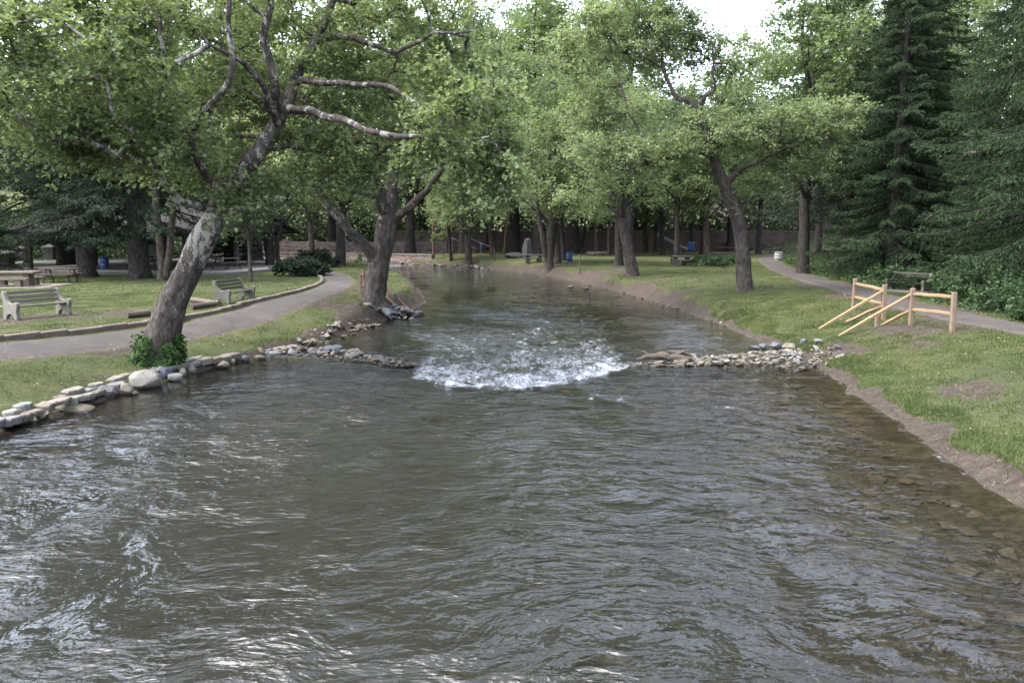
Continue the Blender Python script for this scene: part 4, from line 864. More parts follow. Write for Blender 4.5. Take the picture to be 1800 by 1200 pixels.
def pile(name, label, pts, width, height, n_, smin, smax, seed, mats, cat='rock pile', flat=1.0, pebbles=0):
    rng = np.random.RandomState(seed); pts = np.array(pts, float); e = empty(name, (pts[0][0], pts[0][1], 0), 0, label, cat); e.matrix_world = Matrix.Translation((pts[0][0], pts[0][1], 0)); L = np.r_[0, np.cumsum(np.hypot(*np.diff(pts, axis=0).T))]
    T = nrm(pts[-1]-pts[0]); N2 = np.array([-T[1], T[0]])
    for i in range(n_):
        l = rng.rand()*L[-1]; c = np.array([np.interp(l, L, pts[:, 0]), np.interp(l, L, pts[:, 1])]); w = np.interp(l, L, width); h = np.interp(l, L, height)
        u = rng.uniform(-1, 1); p_ = c+N2*u*w*.5; g = max(gz(p_[0], p_[1]), -.06)
        s = smin+(smax-smin)*rng.rand()**2.2; z = g+(h*(1-u*u))*rng.rand()**.6
        o = stone(e, p_[0]-pts[0][0], p_[1]-pts[0][1], z, s, rng, mats[rng.randint(len(mats))], flat)
    if pebbles:                                     # the uncountable small gravel between the stones
        l = rng.rand(pebbles)*L[-1]; w = np.interp(l, L, width); u = rng.uniform(-1.05, 1.05, pebbles); X = np.interp(l, L, pts[:, 0])+N2[0]*u*w*.5; Y = np.interp(l, L, pts[:, 1])+N2[1]*u*w*.5; Z = np.maximum(zt(X, Y), -.05)
        Vp, Fp, c0 = [], [], 0
        for x, y, z in zip(X, Y, Z):
            me = PEB[rng.randint(8)]; v = np.array([q_.co for q_ in me.vertices]); a = rng.rand()*6.28; v = v@np.array([[math.cos(a), -math.sin(a), 0], [math.sin(a), math.cos(a), 0], [0, 0, 1]]).T*(.06+.13*rng.rand())+np.array([x-pts[0][0], y-pts[0][1], z+.02])
            Vp.append(v); Fp += [[k+c0 for k in p_.vertices] for p_ in me.polygons]; c0 += len(v)
        me = bpy.data.meshes.new('gravel'); me.from_pydata(np.concatenate(Vp).tolist(), [], Fp); tag(link('gravel', me, M['stone_gravel'], e), kind='stuff')
    return e
# right arm of the weir
pile('stone_weir', 'long pile of small grey and tan stones reaching from the right bank', [(4.6, 22.15), (6.0, 22.5), (7.4, 22.9), (9.3, 23.4)], [.7, 1.7, 2.6, 3.3], [.05, .12, .16, .16], 300, .10, .34, 1, ['stone_a', 'stone_b', 'stone_b', 'stone_d', 'stone_a', 'stone_e'], pebbles=700)
e = empty('rock_group', (8.4, 23.7, 0), 0, 'cluster of larger blue-grey rocks behind the right stone pile', 'rock pile'); rng = np.random.RandomState(3)
for x, y, s, mk_ in ((8.05, 24.9, .5, 'stone_c'), (7.6, 24.5, .45, 'stone_b'), (8.5, 25.0, .6, 'stone_c'), (8.9, 24.9, .55, 'stone_a'), (8.3, 23.4, .45, 'stone_c'), (9.3, 24.8, .5, 'stone_c'), (9.6, 24.4, .45, 'stone_b'), (6.6, 22.9, .42, 'stone_a'), (5.3, 22.6, .5, 'stone_b'), (9.7, 23.1, .35, 'stone_c')):
    stone(e, x-8.4, y-23.7, max(0.05, gz(x, y))+s*.16, s, rng, mk_, 1.2)
# left arm of the weir
pile('stone_weir', 'low pile of pale flat stones reaching from the left bank to the rapids', [(-7.6, 24.3), (-6.3, 24.4), (-5.0, 23.6), (-3.7, 22.7), (-2.9, 22.35)], [.9, 1.5, 1.3, .8, .4], [.10, .28, .22, .12, .05], 190, .14, .55, 2, ['stone_b', 'stone_d', 'stone_a', 'stone_b', 'stone_c', 'stone_e'], flat=.75, pebbles=400)
pile('rock_pile', 'heap of big blue-grey rocks below the large many-limbed sycamore', [(-5.6, 33.2), (-5.0, 34.6), (-4.7, 36.0)], [1.5, 1.5, 1.0], [.45, .5, .3], 46, .3, .85, 5, ['stone_c', 'stone_c', 'stone_b', 'stone_a', 'stone_d'], flat=1.1)
pile('bank_stones', 'scattered stones along the foot of the bare earth left bank', [(-7.1, 26.2), (-6.2, 29.6), (-5.6, 32)], [.9, .9, .8], [.12, .14, .14], 85, .15, .5, 6, ['stone_e', 'stone_b', 'stone_a', 'stone_e'], flat=.8)
pile('bank_stones', 'stones at the tip of the grassy point under the knobbly sycamore', [(-2.2, 79.5), (-6, 85), (-13, 91)], [1.0, 1.0, 1.0], [.3, .3, .2], 60, .3, .7, 7, ['stone_b', 'stone_d', 'stone_e'], flat=.9)
pile('bank_stones', 'small stones at the foot of the eroded far right bank', [(8.5, 31.0), (8.1, 38), (6.9, 48), (4.4, 62)], [.5]*4, [.06]*4, 70, .12, .35, 8, ['stone_e', 'stone_b', 'stone_e', 'stone_a'], flat=.8)
# stone edging of the left bank: flat cap stones and boulders at its foot
ed = empty('stone_edging', (-9, 20, 0), 0, 'flat cap stones and boulders edging the near left bank', 'stone edging'); rng = np.random.RandomState(12)
cl = [PG(-60, 752, .27), PG(40, 722, .27), PG(110, 701, .27), PG(180, 680, .28), PG(240, 658, .29), PG(300, 642, .30), PG(370, 627, .30), PG(450, 612, .30)]
cp = resample(np.array([(a_[0], a_[1], 0, 1) for a_ in cl]), .10)[:, :2]; T = nrm(np.gradient(cp, axis=0)); i = 0
M['cap'] = m_simple('cap_stone', (0.215, 0.18, 0.145), .9, .35, 4, .7, .03)
while i < len(cp)-9:
    ln = int(rng.uniform(2.5, 6)); j = min(len(cp)-1, i+ln); a_, b_ = cp[i], cp[j]; mid = (a_+b_)/2; Tm = nrm(b_-a_); Nn = np.array([-Tm[1], Tm[0]]); L = np.linalg.norm(b_-a_)
    for row, (off, wd) in enumerate(((.05, .32), (.30, .26))):
        if row == 1 and rng.rand() < .55: continue
        c = mid+Nn*(off+rng.normal()*.03); zz = .25+rng.normal()*.03+row*.03
        mb = MB(); h = .10+rng.rand()*.07; nv = 12; ang = np.arange(nv)*6.283/nv; rx = (L/2+.02)*(.82+.30*rng.rand(nv)); ry = wd/2*(.72+.45*rng.rand(nv))
        sq = lambda v: np.sign(v)*np.abs(v)**.45
        xs = sq(np.cos(ang))*rx; ys = sq(np.sin(ang))*ry; V = [(x*.9, y*.9, -h) for x, y in zip(xs, ys)]+[(x*1.03, y*1.03, -.03) for x, y in zip(xs, ys)]+[(x*.93, y*.93, rng.normal()*.008) for x, y in zip(xs, ys)]
        F = [tuple(range(2*nv, 3*nv))]+[(q_, (q_+1) % nv, nv+(q_+1) % nv, nv+q_) for q_ in range(nv)]+[(nv+q_, nv+(q_+1) % nv, 2*nv+(q_+1) % nv, 2*nv+q_) for q_ in range(nv)]
        mb.add(V, F); o = mb.build('cap_stone', M[['cap', 'stone_a', 'cap', 'stone_b', 'stone_d'][rng.randint(5)]], ed, loc=(c[0]+9, c[1]-20, zz), rz=math.atan2(Tm[1], Tm[0])); o.rotation_euler[0] = rng.normal()*.04; o.rotation_euler[1] = rng.normal()*.03
    i = j
BOU = [(245,668,62,38,'stone_d'),(283,655,36,30,'stone_c'),(180,688,42,28,'stone_b'),(218,683,30,26,'stone_a'),(205,686,22,18,'stone_b'),(305,663,32,16,'stone_b'),(306,653,14,13,'stone_d'),(320,653,15,20,'stone_d'),(336,648,18,18,'stone_d'),
       (390,641,24,16,'stone_a'),(408,635,12,12,'stone_d'),(429,630,20,14,'stone_c'),(120,718,70,10,'stone_a'),(70,728,28,20,'stone_a'),(30,735,36,22,'stone_a'),(5,742,26,20,'stone_a'),(50,737,16,12,'stone_b'),(265,672,12,8,'stone_d'),(236,690,14,8,'stone_b'),(355,643,12,9,'stone_e'),(480,622,26,12,'stone_b'),(455,628,22,12,'stone_e'),(500,615,24,12,'stone_a')]
for i, (px, py, w, h, mk_) in enumerate(BOU):
    q = PG(px, py+h*.42, 0.0); k = q[1]/FPX; me = hull(500+i, 34, (w*k*.54, w*k*.45, h*k*.62), .012+.03*w*k*.2); me.materials.append(M[mk_]); o = link('boulder', me, None, ed, (q[0]+9, q[1]+w*k*.3-20, h*k*.28), rng.rand()*.8-.4); o.rotation_euler[1] = rng.normal()*.1
# stones on the river bed
rng = np.random.RandomState(14); Vs, Fs, nv_ = [], [], 0
bms = [(np.array([v.co for v in me.vertices]), [list(p_.vertices) for p_ in me.polygons]) for me in PEB]
nB = 2600; bx_ = np.where(rng.rand(nB) < .55, rng.uniform(1.0, 8.2, nB), rng.uniform(-9, 8.4, nB)); by_ = rng.uniform(6.5, 24, nB); bs_, _ = shore(bx_, by_); bz_ = zt(bx_, by_)
for x, y, s_, zb_ in zip(bx_, by_, bs_, bz_):
    if s_ > -.15: continue
    v, f = bms[rng.randint(8)]; s = .10+.42*rng.rand()**3; a = rng.rand()*6.28; Rm = np.array([[math.cos(a), -math.sin(a), 0], [math.sin(a), math.cos(a), 0], [0, 0, .55]])
    Vs.append(v@Rm.T*s+np.array([x, y, min(zb_+.02, -.09-.1*s)])); Fs += [[k+nv_ for k in p_] for p_ in f]; nv_ += len(v)
me = bpy.data.meshes.new('riverbed_stones'); me.from_pydata(np.concatenate(Vs).tolist(), [], Fs)
M['bedstone'] = m_simple('bed_stone', (0.098, 0.086, 0.066), .9, .6, 1.6, .4, .02)
tag(link('riverbed_stones', me, M['bedstone']), 'brown stones lying on the river bed under shallow water', kind='stuff')

# path edging stones on the left path, upper side
pe = empty('path_edging', (-11, 25, 1), 0, 'low weathered stone kerb along the upper side of the left path', 'kerb'); rng = np.random.RandomState(19)
M['kerb'] = m_simple('kerb_stone', (0.20, 0.165, 0.135), .9, .35, 5, .6, .03)
kp = resample(np.array([(x, y, 0, 1) for x, y in PATH_L]), .1)[:, :2]; kt = nrm(np.gradient(kp, axis=0)); kn = np.stack([-kt[:, 1], kt[:, 0]], -1); kp = kp+kn*1.02; i = 10
while i < len(kp)-60:
    j = min(len(kp)-1, i+int(rng.uniform(7, 13))); a_, b_ = kp[i], kp[j]; mid = (a_+b_)/2; L = np.linalg.norm(b_-a_); z = gz(mid[0], mid[1])
    MB().box((0, 0, 0), (L-.015, .17+rng.rand()*.05, .26)).build('kerb_stone', M['kerb'], pe, bevel=.025, loc=(mid[0]+11, mid[1]-25, z+.005+rng.normal()*.012-1), rz=math.atan2(b_[1]-a_[1], b_[0]-a_[0])+rng.normal()*.02); i = j

# ================================================================== park furniture
M['concrete'] = m_simple('concrete', (0.255, 0.232, 0.20), .9, .22, 7, .35, .008)
M['concrete_mossy'] = m_simple('mossy_concrete', (0.17, 0.16, 0.13), .9, .35, 6, .35, .008)
M['slat'] = m_simple('weathered_slat', (0.165, 0.145, 0.12), .85, .3, 9, .3, .005)
M['slat_green'] = m_simple('green_slat', (0.085, 0.088, 0.06), .8, .35, 8, .3, .005)
M['old_wood'] = m_simple('old_wood', (0.13, 0.105, 0.085), .85, .35, 9, .4, .006)
M['dark_stone'] = m_simple('dark_stone', (0.11, 0.105, 0.10), .9, .35, 7, .4, .01)
def m_wood():
    n = NT('split_rail_wood'); p = n.obj(); g = n.noise(n.mapv(p, (7, 7, 1.2)), 5, 5, .65, .4); f = n.noise(p, 3, 3)
    col = n.ramp(g, [(.3, (.13, .080, .040)), (.55, (.20, .132, .070)), (.75, (.26, .18, .105))]); col = n.mix(n.ramp(f, [(.45, 0), (.7, .5)]), col, (.16, .135, .11))
    return n.done(n.bsdf(col, .75, n.bump(g, .5, .01), .25))
M['rail'] = m_wood()
M['post'] = m_simple('cedar_post', (0.30, 0.215, 0.15), .8, .25, 8, .4, .008)
def bench(loc, rz, label, conc, slat, L=1.75):
    """front faces local +x; seat long axis along local y"""
    e = empty('park_bench', loc, rz, label, 'bench')
    prof = [(-.34, 0), (-.20, 0), (-.17, .10), (-.09, .17), (0, .185), (.09, .17), (.17, .10), (.20, 0), (.34, 0), (.355, .10), (.33, .24), (.36, .36), (.385, .46), (.37, .53), (.31, .565), (.23, .555), (.16, .52), (.06, .51), (-.05, .54), (-.13, .62), (-.19, .74), (-.24, .86), (-.29, .90), (-.345, .885), (-.365, .82), (-.335, .68), (-.30, .5), (-.31, .3), (-.345, .15)]
    for s in (-1, 1):
        y = s*(L/2); MB().prism(prof, y-.06, y+.06).build('end_frame', conc, e, bevel=.012)
    tops = [(-.165, .55, .30), (-.205, .69, .30), (-.245, .83, .30)]
    for x, z, t in tops: MB().box((0, 0, 0), (.04, L-.125, .105)).build('back_slat', slat, e, bevel=.006, loc=(x, 0, z)).rotation_euler[1] = -.28
    for x in (-.07, .07, .21): MB().box((0, 0, 0), (.125, L-.125, .04)).build('seat_slat', slat, e, bevel=.006, loc=(x, 0, .40+.02*(x > .1)))
    return e
def bloc(x, y, dz=0): return (x, y, gz(x, y)+dz)
q = (PT(34, 562)+PT(111, 553))/2; bench(bloc(q[0]-.1, q[1]), math.atan2(-.34, .94)-.10, 'pale concrete-ended slat bench on bare ground at the left edge', M['concrete'], M['slat'])
q = (PT(393, 534)+PT(432, 528))/2; bench(bloc(q[0], q[1]), -.22, 'mossy dark bench beside the left path behind the leaning sycamore', M['concrete_mossy'], M['slat_green'])
q = PT(1592, 513); bench(bloc(q[0]+.1, q[1]), math.pi+.55, 'mossy green slatted bench across the right path under the spruce', M['concrete_mossy'], M['slat_green'])
MB().box((0, 0, 0), (1.3, 2.4, .10)).build('bench_pad', M['concrete_mossy'], None, bevel=.02, loc=bloc(q[0]+.0, q[1], .03), rz=.55)
tag(bpy.data.objects['bench_pad'], 'concrete pad under the green slatted bench by the right path', 'pad')
def stone_table(loc, rz, label, m, w=2.0, nb=2):
    e = empty('stone_picnic_table', loc, rz, label, 'table')
    MB().box((0, 0, .72), (w, .85, .11)).build('table_top', m, e, bevel=.015)
    for s in (-1, 1): MB().box((s*w*.33, 0, .335), (.28, .55, .66)).build('leg', m, e, bevel=.015)
    for k in ((-1, 1) if nb == 2 else (-1,)):
        sb = MB().box((0, k*.82, .425), (w*.95, .34, .09)).build('bench_seat', m, e, bevel=.012)
        for s in (-1, 1): MB().box((s*w*.3, k*.82, .19), (.30, .28, .38)).build('bench_leg', m, sb, bevel=.012)
    return e
q = PT(8, 506); stone_table(bloc(q[0]-.3, q[1]+1.0), .10, 'grey-brown concrete picnic table with benches behind the left bench', M['kerb'], 2.6)
MB().box((0, 0, 0), (4.6, 3.4, .08)).build('table_pad', M['kerb'], None, bevel=.01, loc=bloc(q[0]-.3, q[1]+1.0, .0), rz=.1)
tag(bpy.data.objects['table_pad'], 'concrete pad under the picnic table at the left edge', 'pad')
q = PT(1199, 467); stone_table(bloc(q[0], q[1]+.4), .05, 'small dark concrete picnic table with two stools on the right lawn', M['dark_stone'], 1.5)
q = PT(938, 462); stone_table(bloc(q[0], q[1]+.4), .1, 'dark stone table with bench beside the standing stone', M['dark_stone'], 1.9)
def picnic(loc, rz, label, m):
    e = empty('picnic_table', loc, rz, label, 'table')
    for k in range(5): MB().box((0, (k-2)*.148, .74), (1.85, .138, .045)).build('top_plank', m, e, bevel=.005)
    for k in (-1, 1):
        for d_ in (0, .15): MB().box((0, k*(.60+d_), .45), (1.85, .138, .045)).build('seat_plank', m, e, bevel=.005)
    for s in (-1, 1):
        for k in (-1, 1): MB().bar((s*.62, k*.26, .715), (s*.62, k*.68, 0), .045, .10).build('leg', m, e)
        MB().bar((s*.665, -.76, .40), (s*.665, .76, .40), .04, .10).build('seat_support', m, e); MB().bar((s*.665, -.36, .69), (s*.665, .36, .69), .04, .09).build('top_support', m, e)
    return e
q = PT(104, 497); picnic(bloc(q[0]-.2, q[1]+.5), .15, 'dark weathered wooden picnic table left of the thick conifer trunk', M['old_wood'])
# ---- pavilion and slab
sl = PG(398, 486, 1.0); SX, SY = sl[0], sl[1]; RZ = R(-11)
slab = MB().box((-9, 9, .06), (18, 18, .22)).build('concrete_slab', m_simple('slab_concrete', (0.22, 0.20, 0.185), .9, .25, 2, .3, .01), None, bevel=.02, loc=(SX, SY, 1.06), rz=RZ)
tag(slab, 'low concrete slab under the pavilion and wooden picnic table', 'slab')
cR, sR = math.cos(RZ), math.sin(RZ)
def sw(x, y): return SX+x*cR-y*sR, SY+x*sR+y*cR
zs = 1.235
q = PG(394, 474, zs); picnic((q[0], q[1]+.5, zs), RZ+1.2, 'dark wooden picnic table on the open corner of the concrete slab', M['old_wood'])
pv_ = empty('pavilion', (SX, SY, zs), RZ, 'open picnic pavilion with grey shingle roof and dark wooden posts', 'pavilion')
for px_ in (-4.2, -8.2, -12.2, -16):
    for py_ in (2.2, 8.5, 14.8): MB().box((px_, py_, 1.1), (.24, .24, 2.2)).build('post', M['old_wood'], pv_, bevel=.01)
for py_ in (2.2, 8.5, 14.8): MB().box((-10.1, py_, 2.33), (12.6, .2, .26)).build('beam', M['old_wood'], pv_)
n = NT('roof_shingle'); p = n.obj(); br = n.n('TexBrick', Vector=p, Scale=3.0, Color1=(.020, .018, .018), Color2=(.028, .025, .025), Mortar=(.014, .013, .013)); br.inputs['Mortar Size'].default_value = .012
M['shingle'] = n.done(n.bsdf(n.mix(n.ramp(n.noise(p, 1.5, 4), [(.35, 0), (.7, .4)]), br.outputs[0], (.022, .020, .019)), .9, None, .2))
for s in (-1, 1): MB().add([(-17.4, 8.5+s*7.6, 2.35), (-2.8, 8.5+s*7.6, 2.35), (-2.8, 8.5, 4.3), (-17.4, 8.5, 4.3), (-17.4, 8.5+s*7.6, 2.50), (-2.8, 8.5+s*7.6, 2.50), (-2.8, 8.5, 4.45), (-17.4, 8.5, 4.45)], [(0,1,2,3),(4,5,6,7),(0,1,5,4),(1,2,6,5),(2,3,7,6),(3,0,4,7)]).build('roof', M['shingle'], pv_)
MB().add([(-17.0, 2, 2.5), (-17.0, 15, 2.5), (-17.0, 8.5, 4.1), (-16.9, 2, 2.5), (-16.9, 15, 2.5), (-16.9, 8.5, 4.1)], [(0,1,2),(3,4,5),(0,1,4,3),(1,2,5,4),(2,0,3,5)]).build('gable', M['old_wood'], pv_)
MB().add([(-3.2, 2, 2.5), (-3.2, 15, 2.5), (-3.2, 8.5, 4.1), (-3.1, 2, 2.5), (-3.1, 15, 2.5), (-3.1, 8.5, 4.1)], [(0,1,2),(3,4,5),(0,1,4,3),(1,2,5,4),(2,0,3,5)]).build('gable', M['old_wood'], pv_)
for (x, y, lb) in ((-7.5, 6, 'dark picnic table inside the pavilion right of the white panel'), (-10.5, 6.4, 'dark picnic table inside the pavilion behind the blue barrel'), (-6.2, 12, 'dark picnic table at the back of the pavilion')):
    a_ = sw(x, y); picnic((a_[0], a_[1], zs), RZ+.2, lb, M['old_wood'])
M['white_paint'] = m_simple('white_paint', (0.46, 0.45, 0.43), .6, .12, 4, .1, .002); M['blue_plastic'] = m_simple('blue_plastic', (0.04, 0.12, 0.33), .45, .2, 3, .1, .004, .5)
a_ = sw(-11.6, 9.2); tag(MB().box((0, 0, .85), (1.15, .12, 1.7)).build('notice_panel', M['white_paint'], None, bevel=.01, loc=(a_[0], a_[1], zs), rz=RZ), 'white upright panel standing under the pavilion roof', 'panel')
def barrel(name, loc, m, label, r=.29, h=.88):
    e = empty(name, loc, 0, label, 'barrel'); V = []; prof = [(r*.96, 0), (r, .03), (r, h*.32), (r*1.05, h*.345), (r, h*.37), (r, h*.63), (r*1.05, h*.655), (r, h*.68), (r, h*.96), (r*1.04, h*.975), (r*1.03, h), (r*.93, h), (r*.92, h-.05), (r*.9, .06)]; sg = 20
    for rr, z in prof: V += [(rr*math.cos(k*2*math.pi/sg), rr*math.sin(k*2*math.pi/sg), z) for k in range(sg)]
    F = [(i*sg+k, i*sg+(k+1) % sg, (i+1)*sg+(k+1) % sg, (i+1)*sg+k) for i in range(len(prof)-1) for k in range(sg)]+[tuple(range(sg-1, -1, -1)), tuple((len(prof)-1)*sg+k for k in range(sg))]
    MB().add(V, F).build('drum', m, e, smooth=True); return e
q = PT(171, 481); barrel('trash_barrel', (q[0], q[1]+1.0, gz(q[0], q[1]+1)+.2), M['blue_plastic'], 'blue barrel at the pavilion edge beside the thick conifer')
q = PT(1001, 460); barrel('trash_barrel', bloc(q[0], q[1]), M['blue_plastic'], 'blue barrel on the lawn right of the many-stemmed sycamore')
q = PT(1368, 459); barrel('trash_barrel', bloc(q[0], q[1]), M['white_paint'], 'white barrel on grass beside the bend of the right path', .36, .85)
# ---- split rail hand fences at the river steps
def jog(a, b, k, rng, n_=5):
    P = [np.array(a)+(np.array(b)-np.array(a))*t for t in np.linspace(0, 1, n_)]
    for p_ in P[1:-1]: p_ += rng.normal(size=3)*k
    return P
def rail(e, a, b, w, rng, name='rail'):
    P = jog(a, b, .007, rng, 6); L = np.linalg.norm(np.array(b)-np.array(a)); r = w*(.75+.25*np.sin(np.pi*np.linspace(.1, .9, 6)))
    V, F = sweep(np.array(P), r, 5, True, lump=.10, seed=rng.randint(99)); return MB().add(V, F).build(name, M['rail'], e)
def step_rails(name, label, posts, spans, rails, short, o, grey):
    e = empty(name, (o[0], o[1], gz(*o)), 0, label, 'fence'); rng = np.random.RandomState(int(abs(o[0]*10))); oz = gz(*o); tops = []
    for i, (x, y, h) in enumerate(posts):
        z = gz(x, y); MB().bar((x-o[0], y-o[1], z-.3-oz), (x-o[0]+rng.normal()*.015, y-o[1]+rng.normal()*.015, z+h-oz), .135, .125, .97).build('post', M['post'], e, bevel=.015); tops.append((x-o[0], y-o[1], z-oz, h))
    for i, j in spans:
        a, b = tops[i], tops[j]
        for f in (.84, .42): rail(e, (a[0], a[1], a[2]+a[3]*f), (b[0], b[1], b[2]+b[3]*f+rng.normal()*.02), .058, rng)
    for i, (x, y), f in rails:
        a = tops[i]; rail(e, (a[0], a[1], a[2]+a[3]*f), (x-o[0], y-o[1], gz(x, y)-oz-.02), .06, rng, 'slope_rail')
    for x, y, h in short:
        z = gz(x, y); MB().bar((x-o[0], y-o[1], z-.2-oz), (x-o[0], y-o[1], z+h-oz), .11, .11).build('short_post', M['post'], e, bevel=.012)
    return e
PA, PB, PC, PD = PT(1500, 545), PT(1553, 563), PT(1601, 571), PT(1674, 583)
E1, E2, E3, E4 = PT(1440, 578), PT(1486, 566), PT(1474, 591), PT(1548, 572)
st = PT(1541, 574)
step_rails('split_rail_fence', 'new yellow split-rail fence with sloping handrails on the right bank', [(PA[0], PA[1], 1.15), (PB[0], PB[1], 1.18), (PC[0], PC[1], 1.15), (PD[0], PD[1], 1.14)], [(0, 1), (2, 3)], [(1, (E1[0], E1[1]), .86), (1, (E2[0], E2[1]), .42), (2, (E3[0], E3[1]), .86), (2, (E4[0], E4[1]), .42)], [(st[0], st[1], .36)], (PB[0], PB[1]), True)
step_rails('split_rail_fence', 'yellow split-rail fence half hidden behind the large many-limbed sycamore', [(-6.75, 35.0, 1.15), (-6.85, 36.3, 1.15), (-6.8, 37.6, 1.15), (-6.9, 39.4, 1.15)], [(0, 1), (2, 3)], [(1, (-4.95, 36.0), .86), (1, (-5.3, 36.1), .42), (2, (-4.85, 37.6), .86), (2, (-5.2, 37.6), .42)], [], (-6.85, 36.3), True)
step_rails('split_rail_fence', 'small far yellow split-rail fence behind the juniper bushes', [(-21.4, 71, 1.2), (-20.4, 72, 1.2), (-19.4, 73.5, 1.2)], [(0, 1)], [(0, (-18.9, 68.5), .86), (0, (-19.2, 68.8), .42)], [], (-21.4, 71), True)
# timber logs
def log(name, pts, r, m, label, cat='log', seed=1, lump=.12):
    P = resample(np.array([tuple(p_)+(r,) for p_ in pts]), .15); V, F = sweep(P[:, :3]-P[0, :3], P[:, 3], 10, True, lump=lump, seed=seed); return tag(MB().add(V, F).build(name, m, None, smooth=False, loc=P[0, :3]), label, cat)
def gp(px, py, dz): q = PT(px, py); return (q[0], q[1], gz(q[0], q[1])+dz)
log('timber_log', [gp(222, 560, .10), gp(262, 556, .10)], .11, M['old_wood'], 'short dark timber lying at the path kerb left of the leaning sycamore', seed=2)
log('timber_log', [gp(338, 531, .09), gp(386, 538, .09)], .10, M['old_wood'], 'dark timber lying crosswise before the mossy dark bench', seed=3)
log('timber_log', [gp(336, 544, .09), gp(378, 538, .09)], .10, M['old_wood'], 'second timber beside the left path kerb near the mossy bench', seed=4)
M['drift'] = m_simple('driftwood', (0.15, 0.118, 0.09), .9, .5, 9, .9, .04)
dw = empty('driftwood_log', (4.2, 22.5, 0), 0, 'gnarled pale driftwood log stranded on the right end of the rapids', 'log')
def dlog(pts, r, name, seed):
    P = resample(np.array([tuple(p_)+(q_,) for p_, q_ in zip(pts, r)]), .05); L = np.arange(len(P))*.05
    P[:, :3] += np.stack([perlin(L*5+seed, L*0), perlin(L*5+seed*3, L*0+5), perlin(L*5+seed*7, L*0+9)], -1)*.05
    V, F = sweep(P[:, :3], P[:, 3], 12, True, lump=.42, seed=seed, freq=6); MB().add(V, F).build(name, M['drift'], dw)
dlog([(-.55, .16, .08), (-.25, .12, .17), (.05, .08, .20), (.40, .0, .17), (.75, -.08, .12), (1.0, -.1, .05)], [.03, .075, .10, .11, .12, .10], 'trunk', 1); dlog([(.10, .22, .26), (.45, .16, .29), (.8, .10, .26), (1.10, .04, .17), (1.3, 0, .08)], [.03, .06, .075, .07, .04], 'branch', 2)
dlog([(.55, .02, .24), (.78, -.04, .36), (.95, -.02, .40)], [.06, .035, .012], 'twig', 5); dlog([(-.2, .1, .2), (-.34, .2, .30), (-.5, .28, .34)], [.045, .025, .01], 'twig', 6); dlog([(.9, -.1, .12), (1.1, -.22, .10), (1.22, -.3, .02)], [.08, .05, .02], 'twig', 8)
pile('rock_pile', 'small wet stones under the driftwood log', [(3.4, 22.3), (4.4, 22.15), (5.4, 22.3)], [.6, .8, .7], [.08, .14, .12], 60, .15, .5, 31, ['stone_e', 'stone_a', 'stone_b'], flat=.7)
log('stick', [gp(1428, 645, -.35), gp(1447, 636, -.15)], .035, M['drift'], 'pale stick lying at the water edge of the right bank', 'stick', 6)
log('stick', [(8.0, 11.6, gz(8.0, 11.6)+.03), (8.5, 12.6, gz(8.5, 12.6)+.04), (9.0, 13.1, gz(9.0, 13.1)+.04)], .014, M['drift'], 'thin bare twig on the near right bank', 'stick', 7)
# ---- far things
n = NT('red_stone_wall'); p = n.obj(); vo = n.n('TexVoronoi', Vector=n.mapv(p, (1, 1, 1.5)), Scale=2.6); ve = n.n('TexVoronoi', Vector=n.mapv(p, (1, 1, 1.5)), Scale=2.6, _feature='DISTANCE_TO_EDGE')
col = n.ramp(n.n('RGBToBW', Color=vo.outputs['Color']).outputs[0], [(.2, (.10, .065, .055)), (.5, (.17, .115, .10)), (.8, (.25, .185, .16))]); col = n.mix(n.ramp(ve.outputs[0], [(.02, 1), (.08, 0)]), col, (.20, .18, .16))
M['redwall'] = n.done(n.bsdf(col, .9, n.bump(ve.outputs[0], .6, .05), .2))
M['tallwall'] = m_simple('tall_wall_stone', (.20, .145, .13), .9, .45, 1.6, .6, .05)
M['wallcap'] = m_simple('wall_cap', (.33, .28, .25), .9, .2, 3, .3, .02)
def wall(name, label, pts, z0, h, th, m, cap=None, pillars=0, rail_=False):
    e = empty(name, (pts[0][0], pts[0][1], z0), 0, label, 'wall'); o = Vector((pts[0][0], pts[0][1], z0)); w = MB(); c = MB()
    for (ax_, ay_), (bx_, by_) in zip(pts[:-1], pts[1:]):
        a = Vector((ax_, ay_, z0+h/2))-o; b = Vector((bx_, by_, z0+h/2))-o; w.bar(a, b, th, h)
        if cap: c.bar(a+Vector((0, 0, h/2+cap/2+.003)), b+Vector((0, 0, h/2+cap/2+.003)), th+.12, cap)
    w.build('wall_body', m, e)
    if cap: c.build('coping', M['wallcap'], e)
    if pillars:
        P = np.array(pts, float); L = np.r_[0, np.cumsum(np.hypot(*np.diff(P, axis=0).T))]
        for l in np.arange(.3, L[-1], pillars):
            x, y = np.interp(l, L, P[:, 0]), np.interp(l, L, P[:, 1]); pb = MB().box((x-o.x, y-o.y, (h+.25)/2), (.75, .75, h+.25)).build('pillar', m, e)
            MB().box((x-o.x, y-o.y, h+.31), (.92, .92, .12)).build('pillar_cap', M['wallcap'], pb, bevel=.03)
            if rail_ and l+pillars < L[-1]:
                x2, y2 = np.interp(l+pillars, L, P[:, 0]), np.interp(l+pillars, L, P[:, 1])
                for zz in (h-.25, h-.7): MB().bar((x-o.x, y-o.y-.42, zz), (x2-o.x, y2-o.y-.42, zz), .08, .10).build('rail', M['wallcap'], pb)
    return e
wall('retaining_wall', 'low dark stone wall along the far bank of the bend', [(-58, 106.6), (-35, 100.8), (-22, 97.2), (-12, 91.8), (-9, 90.2)], -.5, 1.55, .5, M['redwall'], .1)
wall('parapet_wall', 'red stone parapet wall with pillars and pale rails beyond the riffle', [(-34, 104.5), (-21, 101.5), (-8.5, 103)], .9, 1.35, .4, M['redwall'], .16, 4.2, True)
